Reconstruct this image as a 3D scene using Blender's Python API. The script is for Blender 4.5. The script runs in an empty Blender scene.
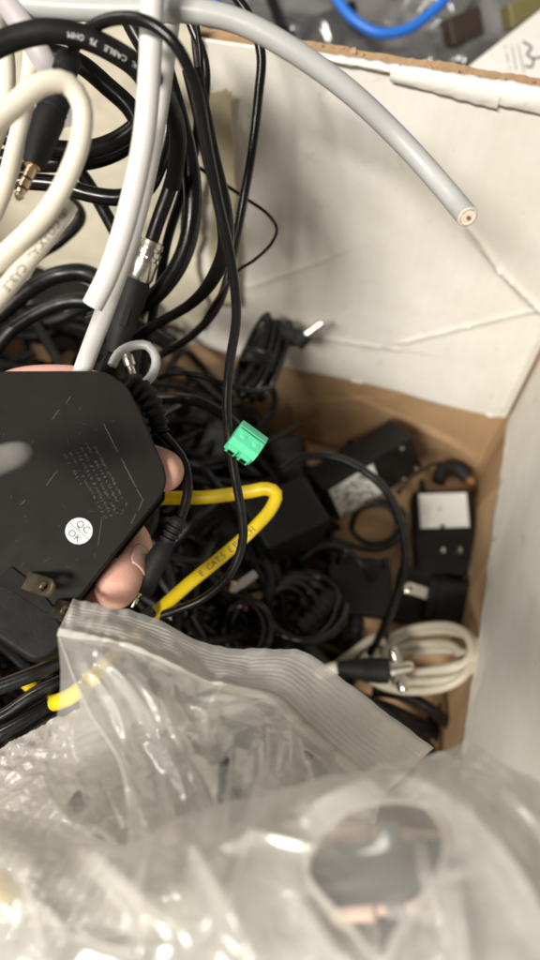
import bpy, bmesh, math, random
import numpy as np
from mathutils import Vector, Matrix, noise
R = math.radians
rng = random.Random(7)
sc = bpy.context.scene
COL = sc.collection

# ------------------------------------------------------------------ camera
FPX = 667.0
CAM = Vector((0, 0, .52))
PITCH, YAW = R(60), R(16.2)
fw = Vector((-math.cos(PITCH)*math.sin(YAW), math.cos(PITCH)*math.cos(YAW), -math.sin(PITCH)))
rt = Vector((math.cos(YAW), math.sin(YAW), 0))
up = rt.cross(fw)
def P(u, v, d):
    return CAM + d*(fw + (u-270)/FPX*rt + (480-v)/FPX*up)
def on_plane(u, v, axis, val):
    r = fw + (u-270)/FPX*rt + (480-v)/FPX*up
    t = (val-CAM[axis])/r[axis]
    return CAM + t*r
cam = bpy.data.cameras.new('camera'); cam.sensor_fit = 'VERTICAL'; cam.sensor_height = 36
cam.lens = 36*FPX/960; cam.clip_start = .005; cam.clip_end = 50
cam.dof.use_dof = True; cam.dof.focus_distance = .262; cam.dof.aperture_fstop = 5.6
co = bpy.data.objects.new('camera', cam); COL.objects.link(co)
co.location = CAM; co.rotation_euler = (R(90)-PITCH, 0, YAW)
sc.camera = co
sc.view_settings.view_transform = 'Standard'; sc.view_settings.look = 'None'
sc.cycles.transparent_max_bounces = 32; sc.cycles.max_bounces = 10
sc.cycles.use_denoising = True

# ------------------------------------------------------------------ materials
def mat(name, col, rough=.5, spec=.5, metal=0., var=0., vscale=60., bump=0., bscale=300., rvar=0., trans=0., sss=0., coat=0.):
    m = bpy.data.materials.new(name); m.use_nodes = True
    nt = m.node_tree; b = nt.nodes['Principled BSDF']
    b.inputs['Base Color'].default_value = (*col, 1); b.inputs['Roughness'].default_value = rough
    b.inputs['Specular IOR Level'].default_value = spec; b.inputs['Metallic'].default_value = metal
    if sss:
        b.inputs['Subsurface Weight'].default_value = sss; b.inputs['Subsurface Radius'].default_value = (1, .35, .2)
        b.inputs['Subsurface Scale'].default_value = .003
    if coat: b.inputs['Coat Weight'].default_value = coat
    tc = nt.nodes.new('ShaderNodeTexCoord')
    if var:
        n = nt.nodes.new('ShaderNodeTexNoise'); n.inputs['Scale'].default_value = vscale; n.inputs['Detail'].default_value = 6
        nt.links.new(tc.outputs['Object'], n.inputs['Vector'])
        mx = nt.nodes.new('ShaderNodeMix'); mx.data_type = 'RGBA'
        mx.inputs[6].default_value = (*[c*(1-var) for c in col], 1); mx.inputs[7].default_value = (*[min(1, c*(1+var)) for c in col], 1)
        nt.links.new(n.outputs['Fac'], mx.inputs[0]); nt.links.new(mx.outputs[2], b.inputs['Base Color'])
    if rvar:
        n2 = nt.nodes.new('ShaderNodeTexNoise'); n2.inputs['Scale'].default_value = 140; n2.inputs['Detail'].default_value = 8
        nt.links.new(tc.outputs['Object'], n2.inputs['Vector'])
        mr = nt.nodes.new('ShaderNodeMapRange'); mr.inputs[3].default_value = max(.03, rough-rvar); mr.inputs[4].default_value = min(1, rough+rvar)
        mr.inputs[1].default_value = .3; mr.inputs[2].default_value = .7
        nt.links.new(n2.outputs['Fac'], mr.inputs[0]); nt.links.new(mr.outputs[0], b.inputs['Roughness'])
    if bump:
        n3 = nt.nodes.new('ShaderNodeTexNoise'); n3.inputs['Scale'].default_value = bscale; n3.inputs['Detail'].default_value = 4
        nt.links.new(tc.outputs['Object'], n3.inputs['Vector'])
        bp = nt.nodes.new('ShaderNodeBump'); bp.inputs['Strength'].default_value = bump; bp.inputs['Distance'].default_value = .001
        nt.links.new(n3.outputs['Fac'], bp.inputs['Height']); nt.links.new(bp.outputs[0], b.inputs['Normal'])
    return m

M = {}
M['black'] = mat('black_pvc', (.006, .0055, .0055), .34, .28, rvar=.12)
M['black_gloss'] = mat('black_gloss_pvc', (.006, .0055, .0055), .26, .42, rvar=.08)
M['black_matte'] = mat('black_matte_plastic', (.006, .0055, .005), .55, .3, rvar=.12)
M['rubber'] = mat('black_rubber', (.010, .010, .010), .62, .3, bump=.15, bscale=1200)
M['adapter'] = mat('adapter_plastic', (.0085, .0070, .0055), .6, .2, var=.3, vscale=80, rvar=.12, bump=.08, bscale=2600)
M['smoke'] = mat('smoked_plastic', (.006, .0042, .0035), .55, .16, rvar=.1, bump=.06, bscale=900)
M['white'] = mat('white_pvc', (.66, .65, .62), .42, .45, var=.05, vscale=120, rvar=.1)
M['cream'] = mat('cream_pvc', (.76, .70, .58), .42, .45, var=.06, vscale=100, rvar=.1)
M['grey'] = mat('grey_pvc', (.42, .42, .41), .4, .5, var=.06, vscale=120, rvar=.1)
M['lilac'] = mat('greyish_pvc', (.42, .39, .40), .45, .4, var=.06)
M['beige'] = mat('beige_grey_pvc', (.41, .37, .29), .42, .45, var=.1, vscale=90, rvar=.1)
M['yellow'] = mat('yellow_pvc', (.82, .60, .012), .4, .45, var=.12, vscale=90, rvar=.1)
M['blue'] = mat('blue_pvc', (.02, .16, .62), .4, .5)
M['green'] = mat('green_plastic', (.10, .58, .32), .42, .5, var=.1, vscale=300)
M['steel'] = mat('nickel', (.72, .68, .6), .22, .5, 1., rvar=.1)
M['brass'] = mat('brass', (.66, .5, .33), .25, .5, 1., rvar=.1)
M['darkmetal'] = mat('worn_metal', (.20, .165, .115), .38, .5, 1., rvar=.12)
M['ink'] = mat('ink', (.03, .03, .035), .6, .3)
M['greyink'] = mat('grey_ink', (.3, .29, .27), .6, .3)
M['sepia'] = mat('worn_ink', (.2, .17, .13), .6, .3)
M['paper'] = mat('label_paper', (.78, .78, .75), .5, .4, var=.05, vscale=200)
M['smudge'] = mat('smudged_label', (.78, .78, .75), .5, .4, var=.28, vscale=420)
M['copper'] = mat('copper_wire', (.7, .35, .2), .3, .5, 1.)
M['dielectric'] = mat('foam_dielectric', (.7, .66, .58), .6, .4)
M['skin'] = mat('skin', (.80, .45, .36), .45, .4, var=.16, vscale=60, bump=.25, bscale=1500, sss=.25)
M['nail'] = mat('nail', (.66, .41, .34), .28, .5, sss=.2)
M['redplastic'] = mat('red_plastic', (.16, .03, .03), .4)
M['orange'] = mat('orange_wire', (.42, .19, .06), .5)
M['tape'] = mat('yellowed_tape', (.66, .61, .48), .5, .4, var=.14, vscale=50, bump=.3, bscale=140)
M['olive'] = mat('olive_plastic', (.15, .13, .05), .5)
M['brownitem'] = mat('brown_item', (.035, .022, .016), .5)
M['darkgrey'] = mat('dark_grey_plastic', (.075, .075, .08), .5, .3, var=.2)
M['midgrey'] = mat('mid_grey_plastic', (.2, .19, .18), .45, var=.2)
M['pinkgold'] = mat('pinkish_brass', (.50, .37, .30), .5, .4, .1)
M['table'] = mat('grey_table', (.22, .21, .2), .6, .4, var=.3, vscale=20, bump=.2, bscale=60)
M['scratch'] = mat('scratch', (.095, .09, .083), .5)

def cardboard(name, col, stripes, axis, stain=.16, rough=.7, scale=1.0, bstr=.3):
    """corrugated board: faint flutes showing through the liner, stains and fibres"""
    m = bpy.data.materials.new(name); m.use_nodes = True
    nt = m.node_tree; b = nt.nodes['Principled BSDF']; L = nt.links.new
    b.inputs['Roughness'].default_value = rough; b.inputs['Specular IOR Level'].default_value = .3
    tc = nt.nodes.new('ShaderNodeTexCoord')
    w = nt.nodes.new('ShaderNodeTexWave'); w.wave_type = 'BANDS'; w.bands_direction = axis
    w.inputs['Scale'].default_value = stripes; w.inputs['Distortion'].default_value = .6; w.inputs['Detail'].default_value = 1
    L(tc.outputs['Object'], w.inputs['Vector'])
    n = nt.nodes.new('ShaderNodeTexNoise'); n.inputs['Scale'].default_value = 9*scale; n.inputs['Detail'].default_value = 8; n.inputs['Roughness'].default_value = .65
    L(tc.outputs['Object'], n.inputs['Vector'])
    cr = nt.nodes.new('ShaderNodeValToRGB')
    cr.color_ramp.elements[0].position = .3; cr.color_ramp.elements[0].color = (col[0]*(1-stain), col[1]*(1-stain*1.15), col[2]*(1-stain*1.5), 1)
    cr.color_ramp.elements[1].position = .62; cr.color_ramp.elements[1].color = (*col, 1)
    L(n.outputs['Fac'], cr.inputs[0])
    # small dirt specks and scuffs
    n2 = nt.nodes.new('ShaderNodeTexNoise'); n2.inputs['Scale'].default_value = 60; n2.inputs['Detail'].default_value = 9; n2.inputs['Roughness'].default_value = .7
    L(tc.outputs['Object'], n2.inputs['Vector'])
    r2 = nt.nodes.new('ShaderNodeValToRGB'); r2.color_ramp.elements[0].position = .6; r2.color_ramp.elements[1].position = .78
    r2.color_ramp.elements[0].color = (1, 1, 1, 1); r2.color_ramp.elements[1].color = (.72, .66, .56, 1)
    L(n2.outputs['Fac'], r2.inputs[0])
    mu = nt.nodes.new('ShaderNodeMix'); mu.data_type = 'RGBA'; mu.blend_type = 'MULTIPLY'; mu.inputs[0].default_value = 1
    L(cr.outputs[0], mu.inputs[6]); L(r2.outputs[0], mu.inputs[7]); L(mu.outputs[2], b.inputs['Base Color'])
    n3 = nt.nodes.new('ShaderNodeTexNoise'); n3.inputs['Scale'].default_value = 25; n3.inputs['Detail'].default_value = 8
    L(tc.outputs['Object'], n3.inputs['Vector'])
    ad = nt.nodes.new('ShaderNodeMath'); ad.operation = 'MULTIPLY_ADD'; ad.inputs[1].default_value = 2.2
    L(n3.outputs['Fac'], ad.inputs[0]); L(w.outputs['Fac'], ad.inputs[2])
    bp = nt.nodes.new('ShaderNodeBump'); bp.inputs['Strength'].default_value = bstr; bp.inputs['Distance'].default_value = .0006
    L(ad.outputs[0], bp.inputs['Height']); L(bp.outputs[0], b.inputs['Normal'])
    return m
M['whiteboard'] = cardboard('white_liner_board', (.77, .745, .69), 42, 'X', bstr=.2)
M['whiteboard_side'] = cardboard('white_liner_board_side', (.75, .725, .67), 42, 'Y', bstr=.03)
M['kraft'] = cardboard('kraft_board', (.46, .30, .17), 30, 'X', .2)
M['kraftedge'] = cardboard('kraft_edge', (.42, .29, .17), 150, 'X', .3)
M['whitepatch'] = cardboard('white_paper_patch', (.82, .79, .73), 20, 'Z', .06)
M['card'] = cardboard('white_card', (.78, .76, .72), 8, 'X', .06)

def film_mat(name, haze, col, rough=.18, bscale=160., bstr=.5, gl=1.0, hvar=.12, gmax=.16):
    """thin milky polythene: part clear, part scattering, with a glossy skin and fine crinkles"""
    m = bpy.data.materials.new(name); m.use_nodes = True
    nt = m.node_tree; L = nt.links.new; nt.nodes.clear()
    out = nt.nodes.new('ShaderNodeOutputMaterial')
    tc = nt.nodes.new('ShaderNodeTexCoord')
    n1 = nt.nodes.new('ShaderNodeTexNoise'); n1.inputs['Scale'].default_value = bscale; n1.inputs['Detail'].default_value = 5; n1.inputs['Distortion'].default_value = 1.2
    L(tc.outputs['Object'], n1.inputs['Vector'])
    vo = nt.nodes.new('ShaderNodeTexVoronoi'); vo.feature = 'F1'; vo.inputs['Scale'].default_value = bscale*.45
    L(tc.outputs['Object'], vo.inputs['Vector'])
    ad = nt.nodes.new('ShaderNodeMath'); ad.operation = 'ADD'; L(n1.outputs['Fac'], ad.inputs[0]); L(vo.outputs['Distance'], ad.inputs[1])
    bp = nt.nodes.new('ShaderNodeBump'); bp.inputs['Strength'].default_value = bstr; bp.inputs['Distance'].default_value = .0012
    L(ad.outputs[0], bp.inputs['Height'])
    df = nt.nodes.new('ShaderNodeBsdfDiffuse'); df.inputs[0].default_value = (*col, 1)
    tl = nt.nodes.new('ShaderNodeBsdfTranslucent'); tl.inputs[0].default_value = (*col, 1)
    L(bp.outputs[0], df.inputs['Normal']); L(bp.outputs[0], tl.inputs['Normal'])
    m1 = nt.nodes.new('ShaderNodeMixShader'); m1.inputs[0].default_value = .4; L(df.outputs[0], m1.inputs[1]); L(tl.outputs[0], m1.inputs[2])
    tr = nt.nodes.new('ShaderNodeBsdfTransparent'); tr.inputs[0].default_value = (.97, .965, .95, 1)
    n2 = nt.nodes.new('ShaderNodeTexNoise'); n2.inputs['Scale'].default_value = 28; n2.inputs['Detail'].default_value = 6
    L(tc.outputs['Object'], n2.inputs['Vector'])
    mr = nt.nodes.new('ShaderNodeMapRange'); mr.inputs[1].default_value = .3; mr.inputs[2].default_value = .7
    mr.inputs[3].default_value = haze-hvar; mr.inputs[4].default_value = haze+hvar; L(n2.outputs['Fac'], mr.inputs[0])
    # film seen edge-on scatters more than film seen square-on
    lw = nt.nodes.new('ShaderNodeLayerWeight'); lw.inputs[0].default_value = .35
    fa = nt.nodes.new('ShaderNodeMath'); fa.operation = 'MULTIPLY_ADD'; fa.inputs[1].default_value = .35; fa.use_clamp = True
    L(lw.outputs['Facing'], fa.inputs[0]); L(mr.outputs[0], fa.inputs[2])
    m2 = nt.nodes.new('ShaderNodeMixShader'); L(fa.outputs[0], m2.inputs[0]); L(tr.outputs[0], m2.inputs[1]); L(m1.outputs[0], m2.inputs[2])
    gs = nt.nodes.new('ShaderNodeBsdfGlossy'); gs.inputs['Roughness'].default_value = rough; L(bp.outputs[0], gs.inputs['Normal'])
    fr = nt.nodes.new('ShaderNodeFresnel'); fr.inputs[0].default_value = 1.45; L(bp.outputs[0], fr.inputs['Normal'])
    fm = nt.nodes.new('ShaderNodeMath'); fm.operation = 'MULTIPLY'; fm.inputs[1].default_value = gl; L(fr.outputs[0], fm.inputs[0])
    cl_ = nt.nodes.new('ShaderNodeMath'); cl_.operation = 'MINIMUM'; cl_.inputs[1].default_value = gmax; L(fm.outputs[0], cl_.inputs[0])
    m3 = nt.nodes.new('ShaderNodeMixShader'); L(cl_.outputs[0], m3.inputs[0]); L(m2.outputs[0], m3.inputs[1]); L(gs.outputs[0], m3.inputs[2])
    L(m3.outputs[0], out.inputs[0])
    return m
M['film'] = film_mat('milky_polythene', .29, (.92, .905, .86), .10, 120, .12, 1.8, .08, .26)
M['filmstrip'] = film_mat('zip_strip_polythene', .46, (.86, .845, .80), .22, 240, .08, 1.0, .05)
M['filmzip'] = film_mat('zip_track_polythene', .62, (.86, .83, .77), .2, 200, .1, 1.0, .03)
M['filmfront'] = film_mat('hazy_polythene', .45, (.80, .775, .72), .15, 90, .12, 1.5, .12, .15)
M['filmclear'] = film_mat('clear_polythene', .24, (.74, .715, .66), .16, 40, .08, 1.4, .06, .2)
M['cellophane'] = film_mat('crinkled_cellophane', .55, (.88, .85, .79), .12, 300, .5, 2.0, .12, .22)
M['filmgrey'] = film_mat('grey_polythene', .28, (.40, .39, .38), .2, 50, .3, 2.2, .2)

# ------------------------------------------------------------------ mesh helpers
def obj_from(name, verts, faces, m, parent=None, smooth=True):
    me = bpy.data.meshes.new(name); me.from_pydata([tuple(v) for v in verts], [], faces); me.update()
    if smooth: me.polygons.foreach_set('use_smooth', [True]*len(me.polygons))
    return link(name, me, m, parent)
def link(name, me, m, parent=None):
    me.materials.append(m)
    o = bpy.data.objects.new(name, me); COL.objects.link(o)
    if parent is not None:
        o.parent = parent; o.matrix_parent_inverse = Matrix.Translation(-parent.location)
    return o
def tag(o, label=None, cat=None, group=None, kind=None):
    if label: o['label'] = label
    if cat: o['category'] = cat
    if group: o['group'] = group
    if kind: o['kind'] = kind
    return o
def empty(name, loc, label, cat, group=None):
    o = bpy.data.objects.new(name, None); o.empty_display_size = .01; COL.objects.link(o); o.location = loc
    return tag(o, label, cat, group)

def spline(pts, step=.0022, closed=False):
    """dense Catmull-Rom through points"""
    p = [np.array(q, float) for q in pts]
    if closed: p = [p[-1]]+p+[p[0], p[1]]
    else: p = [2*p[0]-p[1]]+p+[2*p[-1]-p[-2]]
    out = []
    for i in range(1, len(p)-2):
        a, b, c, d = p[i-1:i+3]
        ta = max(np.linalg.norm(b-a), 1e-6)**.5; tb = max(np.linalg.norm(c-b), 1e-6)**.5; td = max(np.linalg.norm(d-c), 1e-6)**.5
        m1 = (c-b) + tb*((b-a)/ta-(c-a)/(ta+tb)); m2 = (c-b) + tb*((d-c)/td-(d-b)/(tb+td))
        n = max(2, int(np.linalg.norm(c-b)/step))
        for k in range(n):
            t = k/n
            out.append((2*t**3-3*t*t+1)*b+(t**3-2*t*t+t)*m1+(-2*t**3+3*t*t)*c+(t**3-t*t)*m2)
    out.append(p[-2])
    return np.array(out)

def tube_geo(path, r, seg=14, cap=True, flat=1.0, closed=False):
    path = np.asarray(path, float); n = len(path)
    rr = np.full(n, r) if np.isscalar(r) else np.asarray(r)
    T = np.gradient(path, axis=0); T /= np.linalg.norm(T, axis=1)[:, None]+1e-12
    N = np.array(Vector(T[0]).orthogonal().normalized())
    verts, faces = [], []
    for i in range(n):
        N = N-T[i]*np.dot(N, T[i]); N /= np.linalg.norm(N)+1e-12
        B = np.cross(T[i], N)
        for k in range(seg):
            a = 2*math.pi*k/seg
            verts.append(path[i]+rr[i]*(math.cos(a)*N+flat*math.sin(a)*B))
    for i in range(n-1):
        for k in range(seg):
            a, b = i*seg+k, i*seg+(k+1) % seg
            faces.append((a, b, b+seg, a+seg))
    if cap:
        faces.append(tuple(range(seg-1, -1, -1))); faces.append(tuple((n-1)*seg+k for k in range(seg)))
    return verts, faces
class Geo:
    def __init__(s): s.v = []; s.f = []
    def add(s, vf):
        o = len(s.v); s.v += [tuple(x) for x in vf[0]]; s.f += [tuple(i+o for i in q) for q in vf[1]]; return s
    def build(s, name, m, parent=None, smooth=True, bevel=0, seg=2):
        o = obj_from(name, s.v, s.f, m, parent, smooth)
        if bevel:
            b = o.modifiers.new('b', 'BEVEL'); b.width = bevel; b.segments = seg; b.limit_method = 'ANGLE'; b.angle_limit = R(35)
            b.harden_normals = True
        if smooth: autosmooth(o)
        return o
def autosmooth(o, ang=38):
    me = o.data
    bm = bmesh.new(); bm.from_mesh(me)
    for e in bm.edges:
        if len(e.link_faces) == 2 and e.calc_face_angle(0) > R(ang): e.smooth = False
    bm.to_mesh(me); bm.free()
def wobble(path, amp, seed=0, freq=25):
    path = path.copy()
    for i in range(len(path)):
        q = Vector(path[i])*freq+Vector((seed*3.7, seed, 0)); n = noise.noise_vector(q)
        path[i] += amp*np.array(n)
    return path
def px(pts): return [P(*q) for q in pts]
def cable(name, pts, r, m, label, cat='cable', group=None, parent=None, seg=16, wob=.0006, flat=1.0, seed=None, step=.0022):
    path = wobble(spline(px(pts), step), wob, len(bpy.data.objects) if seed is None else seed)
    g = Geo().add(tube_geo(path, r, seg, True, flat)); o = g.build(name, m, parent)
    if parent is None: tag(o, label, cat, group)
    return o, path
def lathe_geo(prof, A, B, seg=24):
    """prof: (distance from A in metres along A->B, radius)"""
    A = np.array(A, float); B = np.array(B, float); T = (B-A)/np.linalg.norm(B-A)
    N = np.array(Vector(T).orthogonal().normalized()); Bn = np.cross(T, N)
    v, f = [], []
    for s, r in prof:
        for k in range(seg):
            a = 2*math.pi*k/seg; v.append(A+T*s+r*(math.cos(a)*N+math.sin(a)*Bn))
    for i in range(len(prof)-1):
        for k in range(seg):
            a, b = i*seg+k, i*seg+(k+1) % seg; f.append((a, b, b+seg, a+seg))
    f.append(tuple(range(seg-1, -1, -1))); f.append(tuple((len(prof)-1)*seg+k for k in range(seg)))
    return v, f
def frame(x, z):
    """matrix columns from an x axis and approximate z axis"""
    x = Vector(x).normalized(); z = Vector(z); z = (z-x*z.dot(x)).normalized(); y = z.cross(x)
    return x, y, z
def box_geo(c, ax, s):
    c = Vector(c); x, y, z = ax; v = []
    for sz in (-1, 1):
        for sx, sy in ((-1, -1), (1, -1), (1, 1), (-1, 1)):
            v.append(c+x*(sx*s[0]/2)+y*(sy*s[1]/2)+z*(sz*s[2]/2))
    return v, [(3, 2, 1, 0), (4, 5, 6, 7), (0, 1, 5, 4), (1, 2, 6, 5), (2, 3, 7, 6), (3, 0, 4, 7)]
def prism_geo(front, back):
    n = len(front); v = list(front)+list(back)
    f = [tuple(range(n)), tuple(range(2*n-1, n-1, -1))]
    for k in range(n): f.append((k, k+n, (k+1) % n+n, (k+1) % n))
    return v, f
def text_mesh(s, size):
    cu = bpy.data.curves.new('t', 'FONT'); cu.body = s; cu.size = size; cu.resolution_u = 2
    to = bpy.data.objects.new('t', cu); COL.objects.link(to)
    bpy.context.view_layer.update()
    me = bpy.data.meshes.new_from_object(to)
    v = [tuple(q.co) for q in me.vertices]; f = [tuple(p.vertices) for p in me.polygons]
    bpy.data.objects.remove(to); bpy.data.curves.remove(cu); bpy.data.meshes.remove(me)
    return v, f
def text_on_tube(s, path, r, s0, size, m, parent, flip=False, name='printed_text', roll=0.):
    v, f = text_mesh(s, size)
    seglen = np.linalg.norm(np.diff(path, axis=0), axis=1); cum = np.concatenate([[0], np.cumsum(seglen)])
    out = []
    for tx, ty, _ in v:
        q = s0-tx if flip else s0+tx
        p = np.array([np.interp(q, cum, path[:, k]) for k in range(3)])
        e = .002
        T = np.array([np.interp(q+e, cum, path[:, k])-np.interp(q-e, cum, path[:, k]) for k in range(3)]); T /= np.linalg.norm(T)+1e-9
        if flip: T = -T
        N = np.array(CAM)-p; N -= T*np.dot(N, T); N /= np.linalg.norm(N)
        U = np.cross(N, T); th = (ty-size*.33)/r+roll
        out.append(p+(r+.00009)*(math.cos(th)*N+math.sin(th)*U))
    return obj_from(name, out, f, m, parent, False)
def text_flat(s, size, c, ax, m, parent, name='printed_text'):
    v, f = text_mesh(s, size); x, y, z = ax
    w = max(q[0] for q in v); c = Vector(c)
    return obj_from(name, [c+x*(q[0]-w/2)+y*(q[1]-size*.35) for q in v], f, m, parent, False)

# ------------------------------------------------------------------ the box
XR, YF, XL, YN, RIM, FB = .096, .340, -.33, -.16, .342, .104
tb = obj_from('table', [(-3, -2, -.012), (3, -2, -.012), (3, 4, -.012), (-3, 4, -.012)], [(0, 1, 2, 3)], M['table'], smooth=False)
tag(tb, kind='structure')
box = empty('cardboard_box', (XR, YF, 0), 'open cardboard box with white inner flaps and a brown kraft bottom', 'box')
def sheet(name, fn, nu, nv, th, m, parent):
    """a board: fn(s,t) -> point on the visible face, thickened away along normal by th"""
    v = [fn(i/nu, j/nv) for j in range(nv+1) for i in range(nu+1)]
    f = [(j*(nu+1)+i, j*(nu+1)+i+1, (j+1)*(nu+1)+i+1, (j+1)*(nu+1)+i) for j in range(nv) for i in range(nu)]
    o = obj_from(name, v, f, m, parent)
    s = o.modifiers.new('s', 'SOLIDIFY'); s.thickness = th; s.offset = -1
    return o
def nz(*a): return noise.noise(Vector(a))
def creases(p, q, x, z):
    """signed ridge value near segment p-q in plane coordinates"""
    px_, pz_ = p; qx, qz = q; L2 = (qx-px_)**2+(qz-pz_)**2
    t = max(0, min(1, ((x-px_)*(qx-px_)+(z-pz_)*(qz-pz_))/L2))
    dx, dz = x-px_-t*(qx-px_), z-pz_-t*(qz-pz_)
    return math.hypot(dx, dz), t, ((x-px_)*(qz-pz_)-(z-pz_)*(qx-px_))
def w2(u, v):
    q = on_plane(u, v, 1, YF); return (q.x, q.z)
CR = [(w2(468, 224), w2(500, 268), .0016), (w2(500, 268), w2(545, 312), .0020), (w2(400, 338), w2(470, 322), .0012), (w2(470, 322), w2(540, 308), .0010),
      (w2(300, 330), w2(400, 345), .0010), (w2(250, 285), w2(330, 255), .0006), (w2(505, 400), w2(540, 330), .0012)]
def far_flap(s, t):
    x = XL+.004+s*(XR-.006-XL-.004); z = FB+t*(RIM-.0015-FB)
    if t < .001: z += .0016*nz(x*60, 3, 0)+.003*nz(x*16, 5, 1)
    y = YF-.0035-.0025*nz(x*9, z*9, 0)-.004*max(0, 1-t*1.5)**2*(.5+nz(x*7, 1, 0))
    for p, q, a in CR:
        d, tt, sg = creases(p, q, x, z)
        w = .0022
        y -= a*math.exp(-(d/w)**2)*(1+.4*nz(x*150, z*150, 2))
        y += (.0028 if sg > 0 else -.0004)*math.exp(-(d/.02))*a/.002*.6
    return (x, y, z)
sheet('inner_flap', far_flap, 330, 190, .0014, M['whiteboard'], box)
def right_flap(s, t):
    y = YF-.006-s*(YF-.006-YN-.004); z = FB-.002+t*(RIM-.006-FB)
    if t < .001: z += .0022*nz(y*70, 1, 0)+.0025*nz(y*22, 7, 0)
    z += (.0035*nz(y*55, 2, 8)+.0022*nz(y*140, 2, 3))*max(0, 1-4*t)
    x = XR-.0035-.0008*(1-t)+.0018*nz(y*8, z*8, 3)-.0007*nz(y*90, z*90, 2)*max(0, 1-5*t)
    return (x, y, z)
sheet('inner_flap', right_flap, 200, 90, .0014, M['whiteboard_side'], box)
def left_flap(s, t):
    y = YN+.004+s*(YF-.006-YN-.004); z = FB+t*(RIM-.006-FB)
    return (XL+.006-.002*nz(y*8, z*8, 1), y, z)
sheet('inner_flap', left_flap, 40, 30, .0014, M['whiteboard_side'], box)
def near_flap(s, t):
    x = XR-.006-s*(XR-.006-XL-.006); z = FB+t*(RIM-.006-FB)
    return (x, YN+.006+.002*nz(x*8, z*8, 5), z)
sheet('inner_flap', near_flap, 40, 30, .0014, M['whiteboard'], box)
AX = (Vector((1, 0, 0)), Vector((0, 1, 0)), Vector((0, 0, 1)))
# brown outer walls with a rough rim
def board_wall(p0, p1, nrm, zt):
    p0, p1, nrm = Vector(p0), Vector(p1), Vector(nrm); n = 200; v = []; f = []
    for i in range(n+1):
        q = p0.lerp(p1, i/n); j = .0007*nz(q.x*120, q.y*120, 0)+.0012*nz(q.x*35, q.y*35, 2)
        for k in (0, 1):
            for zz in (-.006, zt+j+(.0008*nz(q.x*300, q.y*300, k))): v.append(q+nrm*(.0052*k)+Vector((0, 0, zz)))
    for i in range(n):
        a = i*4; b = a+4
        f += [(a, b, b+1, a+1), (a+1, b+1, b+3, a+3), (a+3, b+3, b+2, a+2), (a+2, b+2, b, a)]
    f += [(0, 1, 3, 2), (n*4, n*4+2, n*4+3, n*4+1)]
    return v, f
for p0, p1, nr, zt in (((XL, YF, 0), (XR+.0052, YF, 0), (0, 1, 0), RIM), ((XR, YN, 0), (XR, YF-.0001, 0), (1, 0, 0), RIM-.001),
                       ((XL, YF-.0001, 0), (XL, YN, 0), (-1, 0, 0), RIM-.001), ((XR+.0052, YN-.0052, 0), (XL, YN-.0052, 0), (0, 1, 0), RIM-.012)):
    Geo().add(board_wall(p0, p1, nr, zt)).build('wall_panel', M['kraft'], box, smooth=False)
def floor_fn(s, t):
    x = XL+s*(XR-XL); y = YN+t*(YF-YN)
    return (x, y, .0005*nz(x*12, y*12, 9))
sheet('bottom_panel', floor_fn, 30, 30, .004, M['kraft'], box)
g = Geo()
for i in range(26):     # torn paper crumbs along the rim
    u = 312+i*4.4+rng.uniform(-3, 3); q = on_plane(u, 50+(u-330)*.238, 1, YF+.002)
    if i > 12: q = on_plane(540-(i-12)*9, 92+(540-(i-12)*9-540)*.238, 1, YF)
    q.z = RIM+rng.uniform(-.001, .0012); a = rng.uniform(0, 3); s = rng.uniform(.0012, .0034)
    Geo().add(box_geo(q, frame((math.cos(a), math.sin(a), rng.uniform(-.5, .5)), (rng.uniform(-.5, .5), rng.uniform(-.5, .5), 1)), (s, s*.6, s*.3))).build('torn_shred', M['kraftedge'], box, False)
KC = [(w2(420, 424), w2(452, 440), .0012), (w2(452, 440), w2(474, 456), .0010), (w2(300, 400), w2(360, 396), .0008), (w2(360, 396), w2(440, 432), .0006), (w2(290, 372), w2(300, 450), .0008)]
def lower_far(s, t):
    x = XL+.003+s*(XR-.004-XL-.003); z = .0015+t*(FB+.012); y = YF-.0012-.0010*nz(x*22, z*22, 4)
    for p, q, a in KC:
        d, tt, sg = creases(p, q, x, z); y -= a*math.exp(-(d/.0018)**2)+(.0012 if sg > 0 else 0)*math.exp(-d/.02)
    return (x, y-.0004, z)
sheet('lower_panel', lower_far, 260, 60, .0008, M['kraft'], box)
def w3(u, v):
    q = on_plane(u, v, 0, XR); return (q.y, q.z)
KR = [(w3(511, 480), w3(477, 514), .0016), (w3(500, 540), w3(478, 590), .0009)]
def lower_right(s, t):
    y = YF-.004-s*(YF-.004-YN-.004); z = .0015+t*(FB+.012); x = XR-.0012-.0010*nz(y*22, z*22, 4)
    for p, q, a in KR:
        d, tt, sg = creases(p, q, y, z); x -= a*math.exp(-(d/.0018)**2)+(.0022 if sg > 0 else 0)*math.exp(-d/.02)
    return (x-.0004, y, z)
sheet('lower_panel', lower_right, 200, 60, .0008, M['kraft'], box)
# white paper patches on the rim
def patch(u0, v0, u1, v1, h0, h1, name='paper_patch'):
    a = on_plane(u0, v0, 1, YF-.006); b = on_plane(u1, v1, 1, YF-.006)
    def fn(s, t):
        x = a.x+s*(b.x-a.x); z = RIM+.0012-(h0+(h1-h0)*s)*(1-t)
        y = YF-.0065-.0014*math.sin(t*3)-.0012*nz(x*70, z*70, 3)
        if t > .93: y += .003
        return (x, y, z+.0006*nz(x*220, t*5, 0))
    return sheet(name, fn, 60, 14, .0004, M['whitepatch'], box)
patch(392, 66, 498, 105, .007, .0125)
patch(494, 113, 552, 128, .010, .012)
patch(300, 44, 400, 68, .002, .004)

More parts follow.
